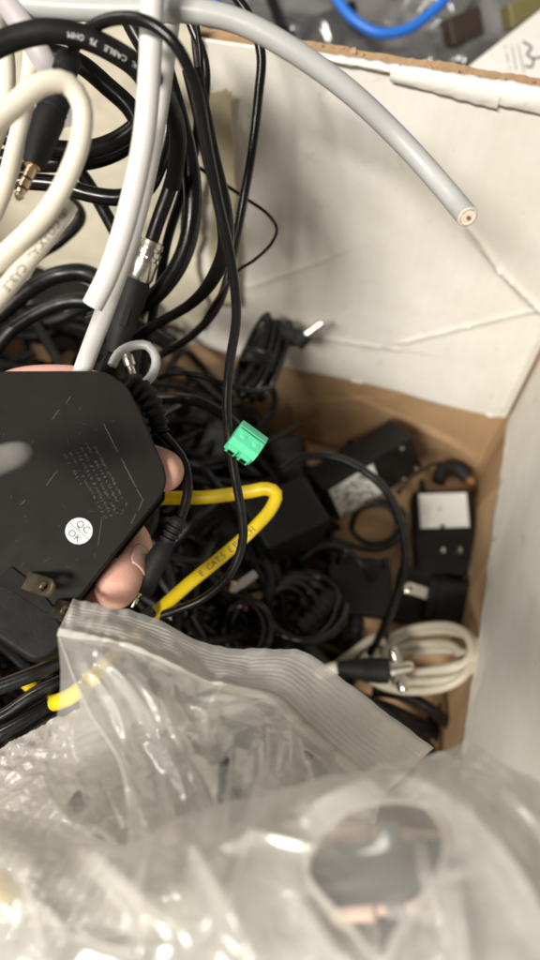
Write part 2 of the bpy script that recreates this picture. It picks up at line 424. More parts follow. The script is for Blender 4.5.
# yellowed paper strip hanging on the far wall behind the cables
def tape_fn(s, t):
    q = on_plane(-60+s*(262+10*nz(t*7, 0, 0)+5*nz(t*30, 1, 0)), 330-t*310, 1, YF-.009)
    return (q.x, q.y-.003*nz(q.x*18, q.z*18, 2)-.0008*nz(q.x*90, q.z*90, 2), q.z)
tp = sheet('paper_sheet', tape_fn, 60, 70, .0004, M['tape'], None)
tag(tp, 'yellowed paper sheet against the far wall behind the hanging black cords', 'paper')

M['khaki'] = mat('khaki_tape', (.56, .50, .34), .4, .45, var=.14, vscale=60, bump=.3, bscale=140)
def strip_fn(s, t):
    w = 13+4*nz(t*6, 2, 0); m_ = 219+6*(1-t)+3*nz(t*3, 5, 1)
    q = on_plane(m_+(s*2-1)*w+1.5*nz(t*25, s*3, 0), 305-t*(215+6*nz(s*5, 0, 3)), 1, YF-.0125)
    return (q.x, q.y-.0012*nz(q.x*40, q.z*40, 2), q.z)
tag(sheet('tape_strip', strip_fn, 16, 60, .0002, M['khaki'], None), 'crinkled khaki tape strip stuck upright on the white wall beside the black cords', 'tape')

# ------------------------------------------------------------------ hanging cables, top left
# thick grey cable arching over to its cut end
gr = empty('coaxial_cable', P(120, 6, .225), 'thick grey cable arching across the white box wall to a cut end', 'cable')
o, path = cable('sheath', [(-40, -4, .228), (30, 5, .226), (110, 9, .224), (180, 10, .222), (235, 20, .223), (290, 47, .226), (345, 88, .232), (395, 135, .240), (435, 178, .241), (456, 203, .236), (467, 217, .230)],
                [0]*0 or .0038, M['grey'], None, parent=gr)
e, e2 = path[-1], path[-4]; T = (e-e2)/np.linalg.norm(e-e2)
Geo().add(lathe_geo([(0, .0033), (.0004, .0033), (.0005, .0026), (.0003, .0025), (.0004, .0008)], e, e+T)).build('dielectric', M['dielectric'], gr)
Geo().add(lathe_geo([(0, .0007), (.0012, .0007)], e, e+T)).build('conductor', M['copper'], gr)
g = Geo()
for k in range(22):
    a = k*2*math.pi/22; N = np.array(Vector(T).orthogonal().normalized()); B = np.cross(T, N)
    q = e+.0029*(math.cos(a)*N+math.sin(a)*B); g.add(tube_geo(np.array([q, q+T*rng.uniform(.0004, .0011)]), .00016, 5))
g.build('braid', M['copper'], gr)

cable('coaxial_cable', [(158, -45, .205), (152, 0, .208), (150, 60, .211), (144, 140, .216), (128, 215, .222), (107, 275, .228), (92, 305, .231)], .0037, M['white'],
      'thick white cable hanging straight down with its cut end above the adapter')
o, path = cable('coaxial_cable', [(176, -45, .222), (171, 0, .226), (164, 60, .23), (155, 130, .236), (138, 210, .243), (112, 290, .252), (90, 352, .262), (78, 385, .27)], .0036, M['white'],
      'white cable running down behind the black adapter, just right of the cut one')
text_on_tube('C 75', path, .0036, .178, .0032, M['greyink'], o)
o, path = cable('coaxial_cable', [(-60, 195, .185), (-20, 140, .187), (12, 107, .19), (42, 84, .192), (66, 84, .195), (80, 104, .198), (81, 135, .2), (70, 172, .203), (48, 212, .205), (14, 248, .205), (-40, 296, .205)], .0031, M['cream'],
      'cream cable bent in a tight loop over the audio jack')
o, path = cable('coaxial_cable', [(69, 203, .212), (52, 228, .21), (26, 262, .208), (-2, 298, .206), (-45, 352, .203)], .0030, M['cream'],
      'cream cable printed COAXIAL CABLE, its end beside the loop')
text_on_tube('(8) COAXIAL   CABLE', path, .0030, .0030, .0034, M['sepia'], o)
cable('coaxial_cable', [(16, -40, .24), (24, 10, .237), (31, 50, .234), (27, 90, .23), (17, 140, .226), (4, 190, .222), (-20, 240, .22)], .0030, M['cream'],
      'cream cable dropping from the top edge behind the tight cream loop')
cable('coaxial_cable', [(-12, -30, .25), (0, 20, .248), (7, 60, .245), (4, 110, .24), (-14, 160, .235)], .0031, M['cream'],
      'pale cream cable at the far left edge behind the other cream ones')
cable('coaxial_cable', [(-40, -50, .222), (0, -4, .224), (22, 26, .226), (42, 58, .229), (60, 92, .236), (70, 125, .243)], .0042, M['lilac'],
      'lilac grey flat cable crossing diagonally at the top left corner', flat=.6)
o, path = cable('coaxial_cable', [(-50, 80, .2), (-18, 54, .201), (14, 38, .202), (48, 31, .203), (82, 36, .206), (112, 50, .21), (140, 68, .22), (165, 95, .24), (178, 135, .262), (172, 185, .285)], .0035, M['black_matte'],
      'thick black cable with small white printing, curving across the top left')
text_on_tube('COAXIAL   CABLE   75   OHM', path, .0035, .068, .0022, M['paper'], o, flip=True, roll=.1)

# black audio cord with a 3.5 mm jack
au = empty('audio_cable', P(60, 90, .212), 'long glossy black cord hanging to the yellow cable, with a gold audio jack', 'audio cable')
cable('cord', [(68, 62, .216), (76, 44, .212), (90, 29, .207), (116, 19, .202), (148, 23, .199), (174, 44, .2), (194, 84, .207), (206, 140, .217), (218, 200, .228), (232, 268, .24), (236, 318, .25), (229, 366, .26), (226, 410, .266), (232, 460, .272), (241, 510, .277), (243, 540, .28), (232, 572, .284), (206, 597, .288), (170, 613, .292), (120, 628, .3), (60, 660, .33)],
      [0]*0 or .0019, M['black_gloss'], None, parent=au)
A, B = P(70, 56, .216), P(33, 166, .213); Lb = (B-A).length
prof = [(0, .0034), (.0008, .0040), (.0058, .0040), (.0064, .0033), (.0085, .0036), (.0135, .0047)]
for k in range(4): s = .0140+k*.0020; prof += [(s, .0048), (s+.0004, .0043), (s+.0009, .0043), (s+.0012, .0049)]
prof += [(.023, .0050), (Lb-.006, .0043), (Lb-.0015, .0036), (Lb, .0030)]
Geo().add(lathe_geo(prof, A, B, 28)).build('jack_body', M['rubber'], au)
A2 = B; B2 = P(17, 200, .211); L2 = (B2-A2).length; j = [(0, .0019), (L2*.3, .0019)]
prof = [(0, .0024), (.0006, .0024), (.0007, .00165), (L2*.36, .00165), (L2*.37, .0013), (L2*.41, .0013), (L2*.42, .00165), (L2*.64, .00165), (L2*.65, .0013), (L2*.69, .0013), (L2*.70, .0016), (L2*.8, .00125), (L2*.88, .00155), (L2*.97, .0009), (L2, .0003)]
jt = Geo().add(lathe_geo(prof, A2, B2, 20)).build('jack_tip', M['brass'], au)
g = Geo()
for k in (.365, .645):
    g.add(lathe_geo([(L2*k, .00135), (L2*k+.0001, .00172), (L2*(k+.05)-.0001, .00172), (L2*(k+.05), .00135)], A2, B2, 16))
g.build('insulator_ring', M['black'], jt)

# black cords looping behind
blk = [
 ([(40, 52, .262), (78, 62, .264), (108, 85, .266), (130, 106, .268), (137, 122, .27), (122, 136, .272), (95, 146, .272), (62, 148, .27), (25, 142, .268), (-30, 120, .268)], .0037, 'black cord looping back to the left behind the audio jack, upper of two'),
 ([(60, 30, .285), (110, 48, .284), (146, 80, .284), (150, 112, .285), (128, 142, .286), (96, 158, .286), (60, 162, .285), (20, 160, .285), (-30, 150, .285)], .0040, 'thick black cord looping back to the left behind the audio jack, lower of two'),
 ([(130, 20, .27), (158, 75, .275), (168, 120, .28), (160, 165, .286), (146, 190, .29), (120, 198, .29), (88, 196, .29), (55, 186, .29), (10, 180, .29)], .0036, 'black cord sweeping left under the white cables'),
 ([(70, 158, .31), (88, 182, .31), (106, 212, .31), (122, 246, .312), (128, 290, .33)], .0031, 'short black cord slanting down left of the white cables'),
 ([(155, 30, .29), (172, 95, .292), (186, 150, .294), (192, 205, .298), (184, 250, .305), (166, 282, .312), (140, 305, .32), (90, 322, .33)], .0042, 'thick black cord bowing right between the white cables and the glossy cord'),
 ([(196, 30, .30), (198, 90, .30), (194, 150, .30), (182, 195, .304), (168, 240, .31), (160, 285, .316), (150, 330, .325), (140, 385, .34)], .0022, 'thin black cord passing down right of the silver connector'),
 ([(192, 70, .238), (204, 115, .244), (214, 165, .25), (224, 215, .256), (226, 245, .265), (214, 278, .28), (190, 304, .3), (160, 322, .315), (120, 345, .33)], .0037, 'flat black cord lying just behind the long glossy cord', ),
 ([(205, -40, .285), (232, -8, .286), (252, 20, .288), (262, 55, .292), (259, 100, .298), (252, 150, .304), (244, 200, .31), (233, 255, .32), (218, 305, .33), (192, 335, .345), (150, 360, .37)], .0022, 'black cord coming over the rim beside the blank white wall'),
 ([(196, 166, .31), (222, 182, .315), (248, 199, .32), (268, 214, .325), (277, 228, .326), (272, 242, .325), (254, 259, .322), (236, 272, .32), (218, 300, .325), (200, 330, .34)], .0008, 'hair thin dark wire bent in an elbow on the white wall'),
 ([(-10, 320, .35), (30, 290, .345), (60, 275, .34), (85, 272, .34), (105, 285, .34), (112, 310, .35), (100, 340, .36)], .0045, 'thick black cord arching in the shade above the adapter'),
 ([(-20, 370, .37), (20, 325, .365), (60, 304, .36), (95, 303, .36), (130, 320, .37), (170, 345, .38)], .004, 'black cord in the shade below the thick arching cord'),
 ([(-10, 300, .39), (30, 260, .385), (60, 240, .38), (80, 215, .38), (60, 190, .38)], .0035, 'dim black cord behind the cream cable end'),
 ([(196, 20, .27), (199, 50, .275), (201, 90, .28), (203, 140, .29)], .0012, 'thin black wire against the wall top beside the white cables'),
 ([(190, 20, .29), (205, 60, .295), (203, 110, .3), (190, 170, .31), (184, 230, .33)], .002, 'black lead hanging in front of the yellowed paper'),
 ([(158, 378, .345), (172, 372, .342), (195, 374, .34), (222, 383, .34), (250, 391, .345), (272, 388, .36)], .0015, 'thin black wire crossing just above the green terminal block'),
 ([(140, 402, .36), (170, 398, .355), (200, 401, .35), (225, 415, .35), (240, 430, .352)], .0030, 'black cord running up to the green terminal block'),
 ([(280, 470, .40), (300, 458, .40), (330, 457, .40), (360, 468, .40), (388, 492, .40), (404, 530, .405), (404, 570, .41), (390, 615, .42), (370, 655, .44)], .0026, 'black cord bowing right over the labelled brick adapter'),
 ([(400, 492, .43), (412, 478, .47), (430, 466, .5), (445, 462, .53)], .0017, 'short black lead joining the small plug to the labelled adapter'),
 ([(262, 560, .40), (270, 578, .405), (266, 604, .41), (255, 628, .42)], .0036, 'stub of black cord below the yellow bend'),
 ([(250, 392, .45), (232, 404, .44), (214, 396, .43), (196, 380, .42), (170, 366, .41)], .0022, 'black cord running left from the tied bundle into the pile'),
 ([(272, 384, .47), (276, 402, .475), (268, 420, .475), (250, 436, .47), (232, 452, .46)], .0024, 'black cord dropping from the tied bundle behind the green terminal block'),
 ([(352, 516, .50), (366, 506, .50), (388, 506, .495), (398, 522, .495), (390, 540, .495), (368, 544, .495), (352, 532, .50), (356, 514, .495), (378, 500, .49), (404, 512, .49), (402, 534, .49), (380, 550, .49), (350, 546, .49), (330, 540, .49)], .0022, 'black cord ring with a doubled loop in front of the labelled brick adapter'),
 ([(300, 560, .46), (322, 545, .46), (345, 548, .46), (364, 566, .455), (372, 580, .46)], .0026, 'black cord arching over the serial connector end'),
 ([(330, 690, .47), (370, 702, .475), (405, 716, .48), (440, 740, .485), (455, 790, .49)], .0046, 'thick black cord beneath the beige grey coil, nearest the zip bag'),
 ([(470, 690, .50), (450, 705, .50), (430, 725, .495), (425, 760, .49)], .0045, 'thick black cord end against the brown wall below the beige grey coil'),
 ([(372, 690, .46), (410, 697, .46), (440, 715, .46), (462, 745, .47), (470, 790, .48)], .0042, 'thick black cord below the grey coiled cable'),
 ([(340, 690, .44), (390, 712, .44), (425, 742, .445), (440, 790, .45)], .0040, 'black cord slipping under the zip bag corner'),
]
for pts, r, lab, *x in blk:
    flat = .55 if lab.startswith('flat') else 1
    name = 'thin_wire' if r < .0013 else 'black_cable'
    cable(name, pts, r, M['black_gloss'] if r > .0015 and rng.random() < .4 else M['black'], lab, 'wire' if r < .0013 else 'cord', seg=12, wob=.0015, flat=flat)

# black cable coil at the left edge below the adapter
for i, (o1, o2, dd) in enumerate(((0, 0, 0), (12, 6, .006), (24, 16, .01), (-8, 18, .012), (34, 30, .02), (6, 32, .014))):
    cable('black_cable', [(-60, 700+o2, .25+dd), (-10, 690+o1+o2*.4, .252+dd), (40, 672+o1*.8, .256+dd), (84, 650+o1*.9, .262+dd), (120, 634+o1, .275+dd), (150, 612+o1, .29+dd)] if i % 2 == 0 else
          [(-60, 762+o2*.3, .25+dd), (0, 738-o2*.6, .252+dd), (48, 712-o2*.8, .258+dd), (86, 682-o2*.4, .266+dd), (110, 650, .276+dd), (116, 610, .29+dd)], .0030, M['black_gloss'],
          'glossy black strand of the coil at the left edge below the adapter', 'cord', 'strands of the black coil at the left edge', seg=12)

# ------------------------------------------------------------------ silver BNC plug behind the white cables
bn = empty('bnc_plug', P(140, 262, .3), 'silver coaxial connector with a black boot beside the white cables', 'connector')
A, B = P(152, 240, .298), P(137, 280, .302); L_ = (B-A).length
prof = [(0, .0040), (.0006, .0058), (.0030, .0060), (.0034, .0052), (.0044, .0052), (.0048, .0064), (.0068, .0064), (.0072, .0055), (.0086, .0055), (.009, .0064), (L_-.002, .0066), (L_, .0058)]
Geo().add(lathe_geo(prof, A, B, 28)).build('coupling_ring', M['steel'], bn)
g = Geo()
T = (B-A).normalized(); N = T.orthogonal().normalized(); Bq = T.cross(N)
for k in range(2): g.add(lathe_geo([(0, .0011), (.0022, .0011)], A+T*.0076+N*(.0058*(1-2*k)), A+T*.0076+N*(.02*(1-2*k)), 12))
g.build('bayonet_pin', M['steel'], bn)
A, B = P(137, 280, .302), P(114, 352, .309); L_ = (B-A).length
prof = [(0, .0060), (.002, .0066), (.012, .0066), (.014, .0060), (L_*.55, .0058), (L_*.6, .0064), (L_*.75, .0060), (L_, .0040)]
bo = Geo().add(lathe_geo(prof, A, B, 28)).build('boot', M['rubber'], bn)
x, y, z = frame(B-A, CAM-A)
Geo().add(box_geo(A+(B-A)*.42+z*.0061, (x, y, z), (.014, .0032, .0008))).build('grip_rib', M['rubber'], bo, True, .0004)
cable('boot_cord', [(114, 352, .309), (104, 378, .318), (90, 410, .33)], .003, M['black'], None, parent=bn)
cable('lead_cord', [(152, 240, .298), (160, 215, .294), (170, 185, .29), (176, 150, .287), (170, 100, .285), (150, 50, .285)], .0032, M['black'], None, parent=bn)

lo, path = cable('grey_cord', [(112, 366, .285), (118, 354, .286), (132, 346, .288), (148, 346, .288), (156, 358, .288), (153, 374, .286), (142, 386, .284), (126, 394, .284)], .0020, M['grey'],
      'small loop of grey green cord above the adapter corner', 'cord')
g = Geo().add(lathe_geo([(0, .0012), (.002, .0026), (.006, .0026), (.0065, .0016), (.010, .0016)], P(126, 352, .3), P(132, 372, .302), 16))
tag(g.build('connector_tip', M['steel']), 'little silver tip showing inside the small grey loop', 'connector')

# ------------------------------------------------------------------ held adapter
AD = empty('power_adapter', P(60, 480, .25), 'big black wall adapter in the hand, with a round QC sticker', 'power adapter')
def Q(u, v, off=0.):
    """point on the adapter's front plane, moved off along its normal"""
    w = 1/.236+(u-70)*(-.0009)+(v-480)*.0011
    return P(u, v, 1/w)+AN*off
AN = Vector((0, 0, 0))
a_, b_, c_ = Q(0, 400), Q(100, 400), Q(0, 600)
AN = (b_-a_).cross(a_-c_).normalized()
if AN.dot(CAM-a_) < 0: AN = -AN
AXX = (b_-a_).normalized(); AYY = AN.cross(AXX)
BD = .030
outer = [(-110, 376), (0, 365), (52, 365), (88, 369), (108, 372), (127, 385), (141, 412), (164, 466), (167, 480), (163, 494), (118, 549), (76, 602), (66, 626), (12, 592), (-110, 520)]
def rounded(poly, r=7, n=5):
    out_ = []; m_ = len(poly)
    for i in range(m_):
        a = np.array(poly[i-1], float); b = np.array(poly[i], float); c = np.array(poly[(i+1) % m_], float)
        p = b+(a-b)*min(.45, r/np.linalg.norm(a-b)); q = b+(c-b)*min(.45, r/np.linalg.norm(c-b))
        out_ += [tuple(((1-t)**2*p+2*t*(1-t)*b+t*t*q).tolist()) for t in np.linspace(0, 1, n)]
    return out_
_r = rounded(outer, 7)
outer = outer[:4]+_r[4*5:13*5]+outer[13:]
bm = bmesh.new()
fv = [bm.verts.new(Q(u, v, -.0060 if i in (0, 1, 2) else (-.0018 if i in (3,) else 0))) for i, (u, v) in enumerate(outer)]
ctr = [bm.verts.new(Q(u, v, 0)) for u, v in ((10, 452), (86, 388))]
# face: bevelled upper-left facet + main facet
fr0 = bm.verts.new(Q(-110, 480, -.005))
bm.faces.new([fv[0], fv[1], ctr[0], fr0]); bm.faces.new([fv[1], fv[2], ctr[1], ctr[0]]); bm.faces.new([fv[2], fv[3], fv[4], ctr[1]])
bm.faces.new([fr0, ctr[0]]+[ctr[1]]+fv[4:])
bk = [bm.verts.new(Q(u*.95+3, v*.97+14, -BD)) for u, v in outer]; bk0 = bm.verts.new(Q(-110*.95, 480, -BD))
ring_f = fv+[fr0]; ring_b = bk+[bk0]
for k in range(len(ring_f)):
    a, b = k, (k+1) % len(ring_f)
    bm.faces.new([ring_f[a], ring_b[a], ring_b[b], ring_f[b]])
bm.faces.new(ring_b)
bmesh.ops.recalc_face_normals(bm, faces=bm.faces)
me = bpy.data.meshes.new('body'); bm.to_mesh(me); bm.free()
bd = link('body', me, M['adapter'], AD)
bv = bd.modifiers.new('b', 'BEVEL'); bv.width = .0036; bv.segments = 5; bv.limit_method = 'ANGLE'; bv.angle_limit = R(28); bv.harden_normals = True
me.polygons.foreach_set('use_smooth', [True]*len(me.polygons))
# split line between the shell halves
pl = Geo().add(prism_geo([Q(u, v, -.0125) for u, v in ((126, 386), (141, 413), (166, 470), (164, 494), (119, 550), (77, 603))]+[Q(60, 560, -.0125), Q(100, 420, -.0125)],
                         [Q(u*1.004, v, -.0135) for u, v in ((126, 386), (141, 413), (166, 470), (164, 494), (119, 550), (77, 603))]+[Q(60, 560, -.0135), Q(100, 420, -.0135)]))
pl.build('seam', M['black'], AD, False)
# lower plug block
low = [(67, 627), (66, 636), (63, 645), (57, 653), (50, 659), (42, 663), (33, 665), (24, 662), (10, 653), (-110, 572), (-110, 500), (0, 560), (40, 590)]
bm = bmesh.new()
f1 = [bm.verts.new(Q(u, v, -.0042)) for u, v in low]; f2 = [bm.verts.new(Q(u, v+4, -.026)) for u, v in low]
bm.faces.new(f1); bm.faces.new(f2[::-1])
for k in range(len(low)): bm.faces.new([f1[k], f2[k], f2[(k+1) % len(low)], f1[(k+1) % len(low)]])
bmesh.ops.recalc_face_normals(bm, faces=bm.faces)
me = bpy.data.meshes.new('plug_block'); bm.to_mesh(me); bm.free()
me.polygons.foreach_set('use_smooth', [True]*len(me.polygons))
pb = link('plug_block', me, M['smoke'], AD)
bv = pb.modifiers.new('b', 'BEVEL'); bv.width = .0026; bv.segments = 4; bv.limit_method = 'ANGLE'; bv.angle_limit = R(28); bv.harden_normals = True
# blades
def blade(base, tip, wdir, parent, m, w=.0064, th=.0015):
    x = (tip-base); L_ = x.length; x.normalize(); y = (wdir-x*wdir.dot(x)).normalized(); z = x.cross(y)
    prof = [(0, -w/2)]+[(L_-w*.5+w*.5*math.cos(k*math.pi/12), w*.5*math.sin(k*math.pi/12)) for k in range(-6, 7)]+[(0, w/2)]
    hx, hr = L_-w*.62, .0016
    bm = bmesh.new(); vv = {}
    for s in (-1, 1):
        vv[s] = [bm.verts.new(base+x*a+y*b+z*(s*th/2)) for a, b in prof]
        vv[s, 'h'] = [bm.verts.new(base+x*(hx+hr*math.cos(k*math.pi/6))+y*(hr*math.sin(k*math.pi/6))+z*(s*th/2)) for k in range(12)]
        ed = []
        for ring in (vv[s], vv[s, 'h']):
            for k in range(len(ring)): ed.append(bm.edges.new((ring[k], ring[(k+1) % len(ring)])))
        bmesh.ops.triangle_fill(bm, use_beauty=True, use_dissolve=False, edges=ed)
    for key in ((-1, 1), ((-1, 'h'), (1, 'h'))):
        a, b = vv[key[0]], vv[key[1]]
        for k in range(len(a)): bm.faces.new([a[k], a[(k+1) % len(a)], b[(k+1) % len(b)], b[k]])
    bmesh.ops.recalc_face_normals(bm, faces=bm.faces)
    me = bpy.data.meshes.new('blade'); bm.to_mesh(me); bm.free()
    o = link('blade', me, m, parent)
    bv = o.modifiers.new('b', 'BEVEL'); bv.width = .0003; bv.segments = 2; bv.limit_method = 'ANGLE'
    return o
blade(Q(18, 578, -.003), Q(58, 590, .010), AYY*.9+AXX*.5, AD, M['darkmetal'], .0064)
blade(Q(40, 604, -.006), Q(76, 613, .008), AYY*.9+AXX*.5, AD, M['darkmetal'], .0064)
# step plate where the blades leave the body
Geo().add(prism_geo([Q(u, v, .0006) for u, v in ((-6, 582), (12, 566), (36, 584), (60, 614), (58, 620), (14, 592))], [Q(u, v, -.004) for u, v in ((-6, 582), (12, 566), (36, 584), (60, 614), (58, 620), (14, 592))])).build('blade_plate', M['smoke'], AD, False, .0005)
# sticker
def disc(c, rx, th, m, name, parent, ax, n=40):
    x, y, z = ax
    f = [c+x*(rx*math.cos(2*math.pi*k/n))+y*(rx*math.sin(2*math.pi*k/n))+z*th for k in range(n)]
    b = [q-z*th*.95 for q in f]
    return Geo().add(prism_geo(f, b)).build(name, m, parent, False)
SC = Q(79, 531, 0)
sk = disc(SC, .0046, .00018, M['paper'], 'sticker', AD, (AXX, AYY, AN))
ang = R(-42); tx = AXX*math.cos(ang)+AYY*math.sin(ang); ty = AN.cross(tx)
Geo().add(box_geo(SC+AN*.00022, (tx, ty, AN), (.0088, .00022, .00006))).build('printed_line', M['ink'], sk, False)
text_flat('QC', .0036, SC+AN*.00026+ty*.0021, (tx, ty, AN), M['ink'], sk)
text_flat('OK', .0036, SC+AN*.00026-ty*.0021, (tx, ty, AN), M['ink'], sk)
# worn raised rating text (illegible)
g = Geo(); d0 = (Q(128, 508)-Q(90, 438)); Ld = d0.length; d0.normalize(); e0 = AN.cross(d0)
for row in range(6):
    s = rng.uniform(0, .004); 
    while s < Ld*(1 if row < 5 else .5):
        w = rng.uniform(.0003, .0009)
        if rng.random() < .62:
            c = Q(90, 438, .00012)+d0*s-e0*(row*.0021+rng.uniform(-.0002, .0002))
            g.add(box_geo(c, frame(d0*rng.uniform(-.6, .6)+e0, AN), (rng.uniform(.0005, .0012), .00016, .00012)))
        s += w
g.build('raised_text', M['scratch'], AD, False)
g = Geo()
for (u0, v0), (u1, v1) in (((104, 424), (118, 452)), ((121, 458), (136, 487)), ((137, 489), (143, 500)), ((143, 500), (138, 511)), ((136, 514), (131, 524)), ((102, 518), (98, 546)), ((58, 470), (46, 486)), ((52, 420), (60, 409)), ((66, 404), (71, 396)), ((20, 505), (26, 500))):
    a, b = Q(u0, v0, .00005), Q(u1, v1, .00005); pth = np.array([a.lerp(b, k/14)+AXX*rng.uniform(-1, 1)*.00012 for k in range(15)])
    g.add(tube_geo(pth, .00009+.00005*np.sin(np.linspace(0, 3.1, 15)), 5))
for k in range(40):
    u, v = rng.uniform(-5, 150), rng.uniform(375, 590)
    if u > 100+.4*(v-380) or u > 165-(v-490)*.9: continue
    a = Q(u, v, .00004); t = (AXX*rng.uniform(-1, 1)+AYY*rng.uniform(-1, 1)).normalized()*rng.uniform(.0003, .0022)
    g.add(tube_geo(np.array([a, a+t*.5, a+t]), .00005, 4))
g.build('scratch', M['scratch'], AD, False)
# strain relief and output cord with barrel plug
sp = spline(px([(132, 384, .262), (146, 396, .262), (155, 412, .262), (160, 432, .263)]), .0006)
rr = [.0052*(1-.25*i/len(sp))*(1 if (i//3) % 2 == 0 else .8) for i in range(len(sp))]
Geo().add(tube_geo(sp, rr, 18)).build('strain_relief', M['rubber'], AD)
cable('output_cord', [(158, 430, .263), (172, 444, .262), (184, 462, .26), (188, 486, .258), (184, 508, .257), (179, 522, .256)], .0019, M['black_gloss'], None, parent=AD)
A, B = P(180, 518, .256), P(140, 592, .252); L_ = (B-A).length
prof = [(0, .0024), (.001, .0032)]
for k in range(4): s = .002+k*.0024; prof += [(s, .0034), (s+.0008, .0034), (s+.001, .0026), (s+.0018, .0026)]
prof += [(.0125, .0036), (.016, .0042), (L_-.004, .0046), (L_-.001, .0046), (L_, .0040)]
dp = Geo().add(lathe_geo(prof, A, B, 24)).build('barrel_plug', M['rubber'], AD)
A, B = B, P(132, 607, .2515); L_ = (B-A).length
Geo().add(lathe_geo([(0, .0011), (.0012, .0011), (.0014, .0007), (.0022, .0007), (.0024, .0011), (L_*.7, .0011), (L_*.75, .0007), (L_, .0006)], A, B, 14)).build('plug_tip', M['steel'], dp)

# grey cable end poking in from the left over the adapter
ge = Geo().add(tube_geo(spline(px([(-80, 478, .185), (-30, 468, .187), (0, 460, .19), (20, 453, .192), (31, 449, .193)]), .001),
     np.interp(np.linspace(0, 1, len(spline(px([(-80, 478, .185), (-30, 468, .187), (0, 460, .19), (20, 453, .192), (31, 449, .193)]), .001))), [0, .6, .85, .95, 1], [.0048, .0046, .0038, .0028, .0012]), 18))
tag(ge.build('cable_end', M['midgrey']), 'blurred grey tapered cable end poking in over the adapter from the left edge', 'cable end')

# ------------------------------------------------------------------ hand
def hand():
    chains = [  # (u, v, d, r)
        [(-330, 640, .33, .026), (-230, 590, .325, .026), (-130, 530, .318, .026), (-60, 490, .31, .022)],
        [(-150, 470, .315, .018), (-60, 445, .31, .014), (-20, 415, .295, .0105), (20, 390, .287, .0095), (70, 385, .282, .0085), (95, 388, .279, .0072)],
        [(-100, 500, .315, .018), (-20, 470, .31, .013), (50, 452, .302, .0105), (110, 456, .292, .0095), (150, 466, .275, .0090), (163, 471, .2585, .0085), (163, 473, .2515, .0074)],
        [(-110, 530, .315, .018), (-30, 520, .31, .013), (40, 512, .302, .0105), (95, 520, .290, .0096), (128, 542, .272, .0092), (127, 562, .258, .0089), (121, 578, .2485, .0084), (116, 588, .2450, .0080)],
        [(-120, 560, .315, .017), (-40, 560, .308, .012), (20, 566, .298, .0095), (64, 580, .284, .0086), (86, 596, .27, .0080), (93, 606, .2595, .0072), (95, 612, .2565, .0055)],
    ]
    verts, edges, rad = [], [], []
    for ch in chains:
        o = len(verts)
        for u, v, d, r in ch: verts.append(P(u, v, d)); rad.append(r)
        edges += [(o+i, o+i+1) for i in range(len(ch)-1)]
    # smooth blobs along each chain, merged by a voxel remesh into one skin
    g = Geo()
    for ch in chains:
        pth = spline([P(*q[:3]) for q in ch], .0015)
        cum = np.concatenate([[0], np.cumsum([(P(*ch[i+1][:3])-P(*ch[i][:3])).length for i in range(len(ch)-1)])])
        s = np.concatenate([[0], np.cumsum(np.linalg.norm(np.diff(pth, axis=0), axis=1))]); s = s/s[-1]*cum[-1]
        rr = np.interp(s, cum, [q[3] for q in ch])
        # rounded fingertip
        T = pth[-1]-pth[-3]; T /= np.linalg.norm(T); r1 = rr[-1]
        ext = [pth[-1]+T*r1*math.sin(a) for a in np.linspace(.15, 1.5, 8)]; er = [r1*math.cos(a) for a in np.linspace(.15, 1.5, 8)]
        g.add(tube_geo(np.vstack([pth, ext]), np.concatenate([rr, er]), 20))
    # palm slab filling between the metacarpals
    pal = [P(u, v, d) for u, v, d in ((-160, 455, .308), (-10, 440, .3), (20, 500, .3), (5, 560, .3), (-150, 590, .308))]
    palb = [q-AN*.016 for q in pal]
    g.add(prism_geo(pal, palb))
    me = bpy.data.meshes.new('person'); me.from_pydata(g.v, [], g.f); me.update()
    o = link('person', me, M['skin'])
    rm = o.modifiers.new('r', 'REMESH'); rm.mode = 'VOXEL'; rm.voxel_size = .0011; rm.use_smooth_shade = True
    sm = o.modifiers.new('s', 'SMOOTH'); sm.factor = .5; sm.iterations = 12
    return tag(o, 'bare hand holding the black adapter from behind, fingertips curled round its edge', 'hand')
hd = hand()
def nail(c, axis, nrm, r, l, half):
    """curved plate hugging a fingertip: c on the finger's axis, nrm out of the nail"""
    x, y, z = frame(axis, nrm); n = 14; vv, ff = [], []
    for i in range(n+1):
        for j in range(n+1):
            a = i/n*2-1; b = j/n*2-1
            th = b*half*(1-.30*max(0, abs(a)-.35)**2*2); q = r*(1-.05*a*a)
            vv.append(c+x*(a*l/2)+y*(math.sin(th)*q)+z*(math.cos(th)*q))
    for i in range(n):
        for j in range(n):
            k = i*(n+1)+j; ff.append((k, k+1, k+n+2, k+n+1))
    o = obj_from('fingernail', vv, ff, M['nail'], hd)
    s = o.modifiers.new('s', 'SOLIDIFY'); s.thickness = .0006; s.offset = 0
    return o
nail(P(126, 567, .2545), P(117, 588, .2455)-P(127, 562, .258), rt*.66-fw*.75, .0089, .0115, .62)

# ------------------------------------------------------------------ yellow patch cable
o, path = cable('patch_cable', [(60, 500, .325), (120, 500, .322), (165, 498, .32), (210, 497, .318), (250, 492, .315), (268, 489, .314), (277, 494, .313), (272, 508, .312), (254, 528, .31), (222, 556, .306), (186, 586, .3), (156, 613, .294), (128, 640, .272), (100, 670, .250), (78, 691, .247), (62, 701, .254), (50, 702, .276), (38, 694, .31), (24, 682, .34)], .0033, M['yellow'],
      'yellow network patch cable folded sharply beside the green terminal block', flat=.85)
text_on_tube('E  CAT.5  E PATCH', path, .0033, .160, .0040, M['sepia'], o, flip=True)

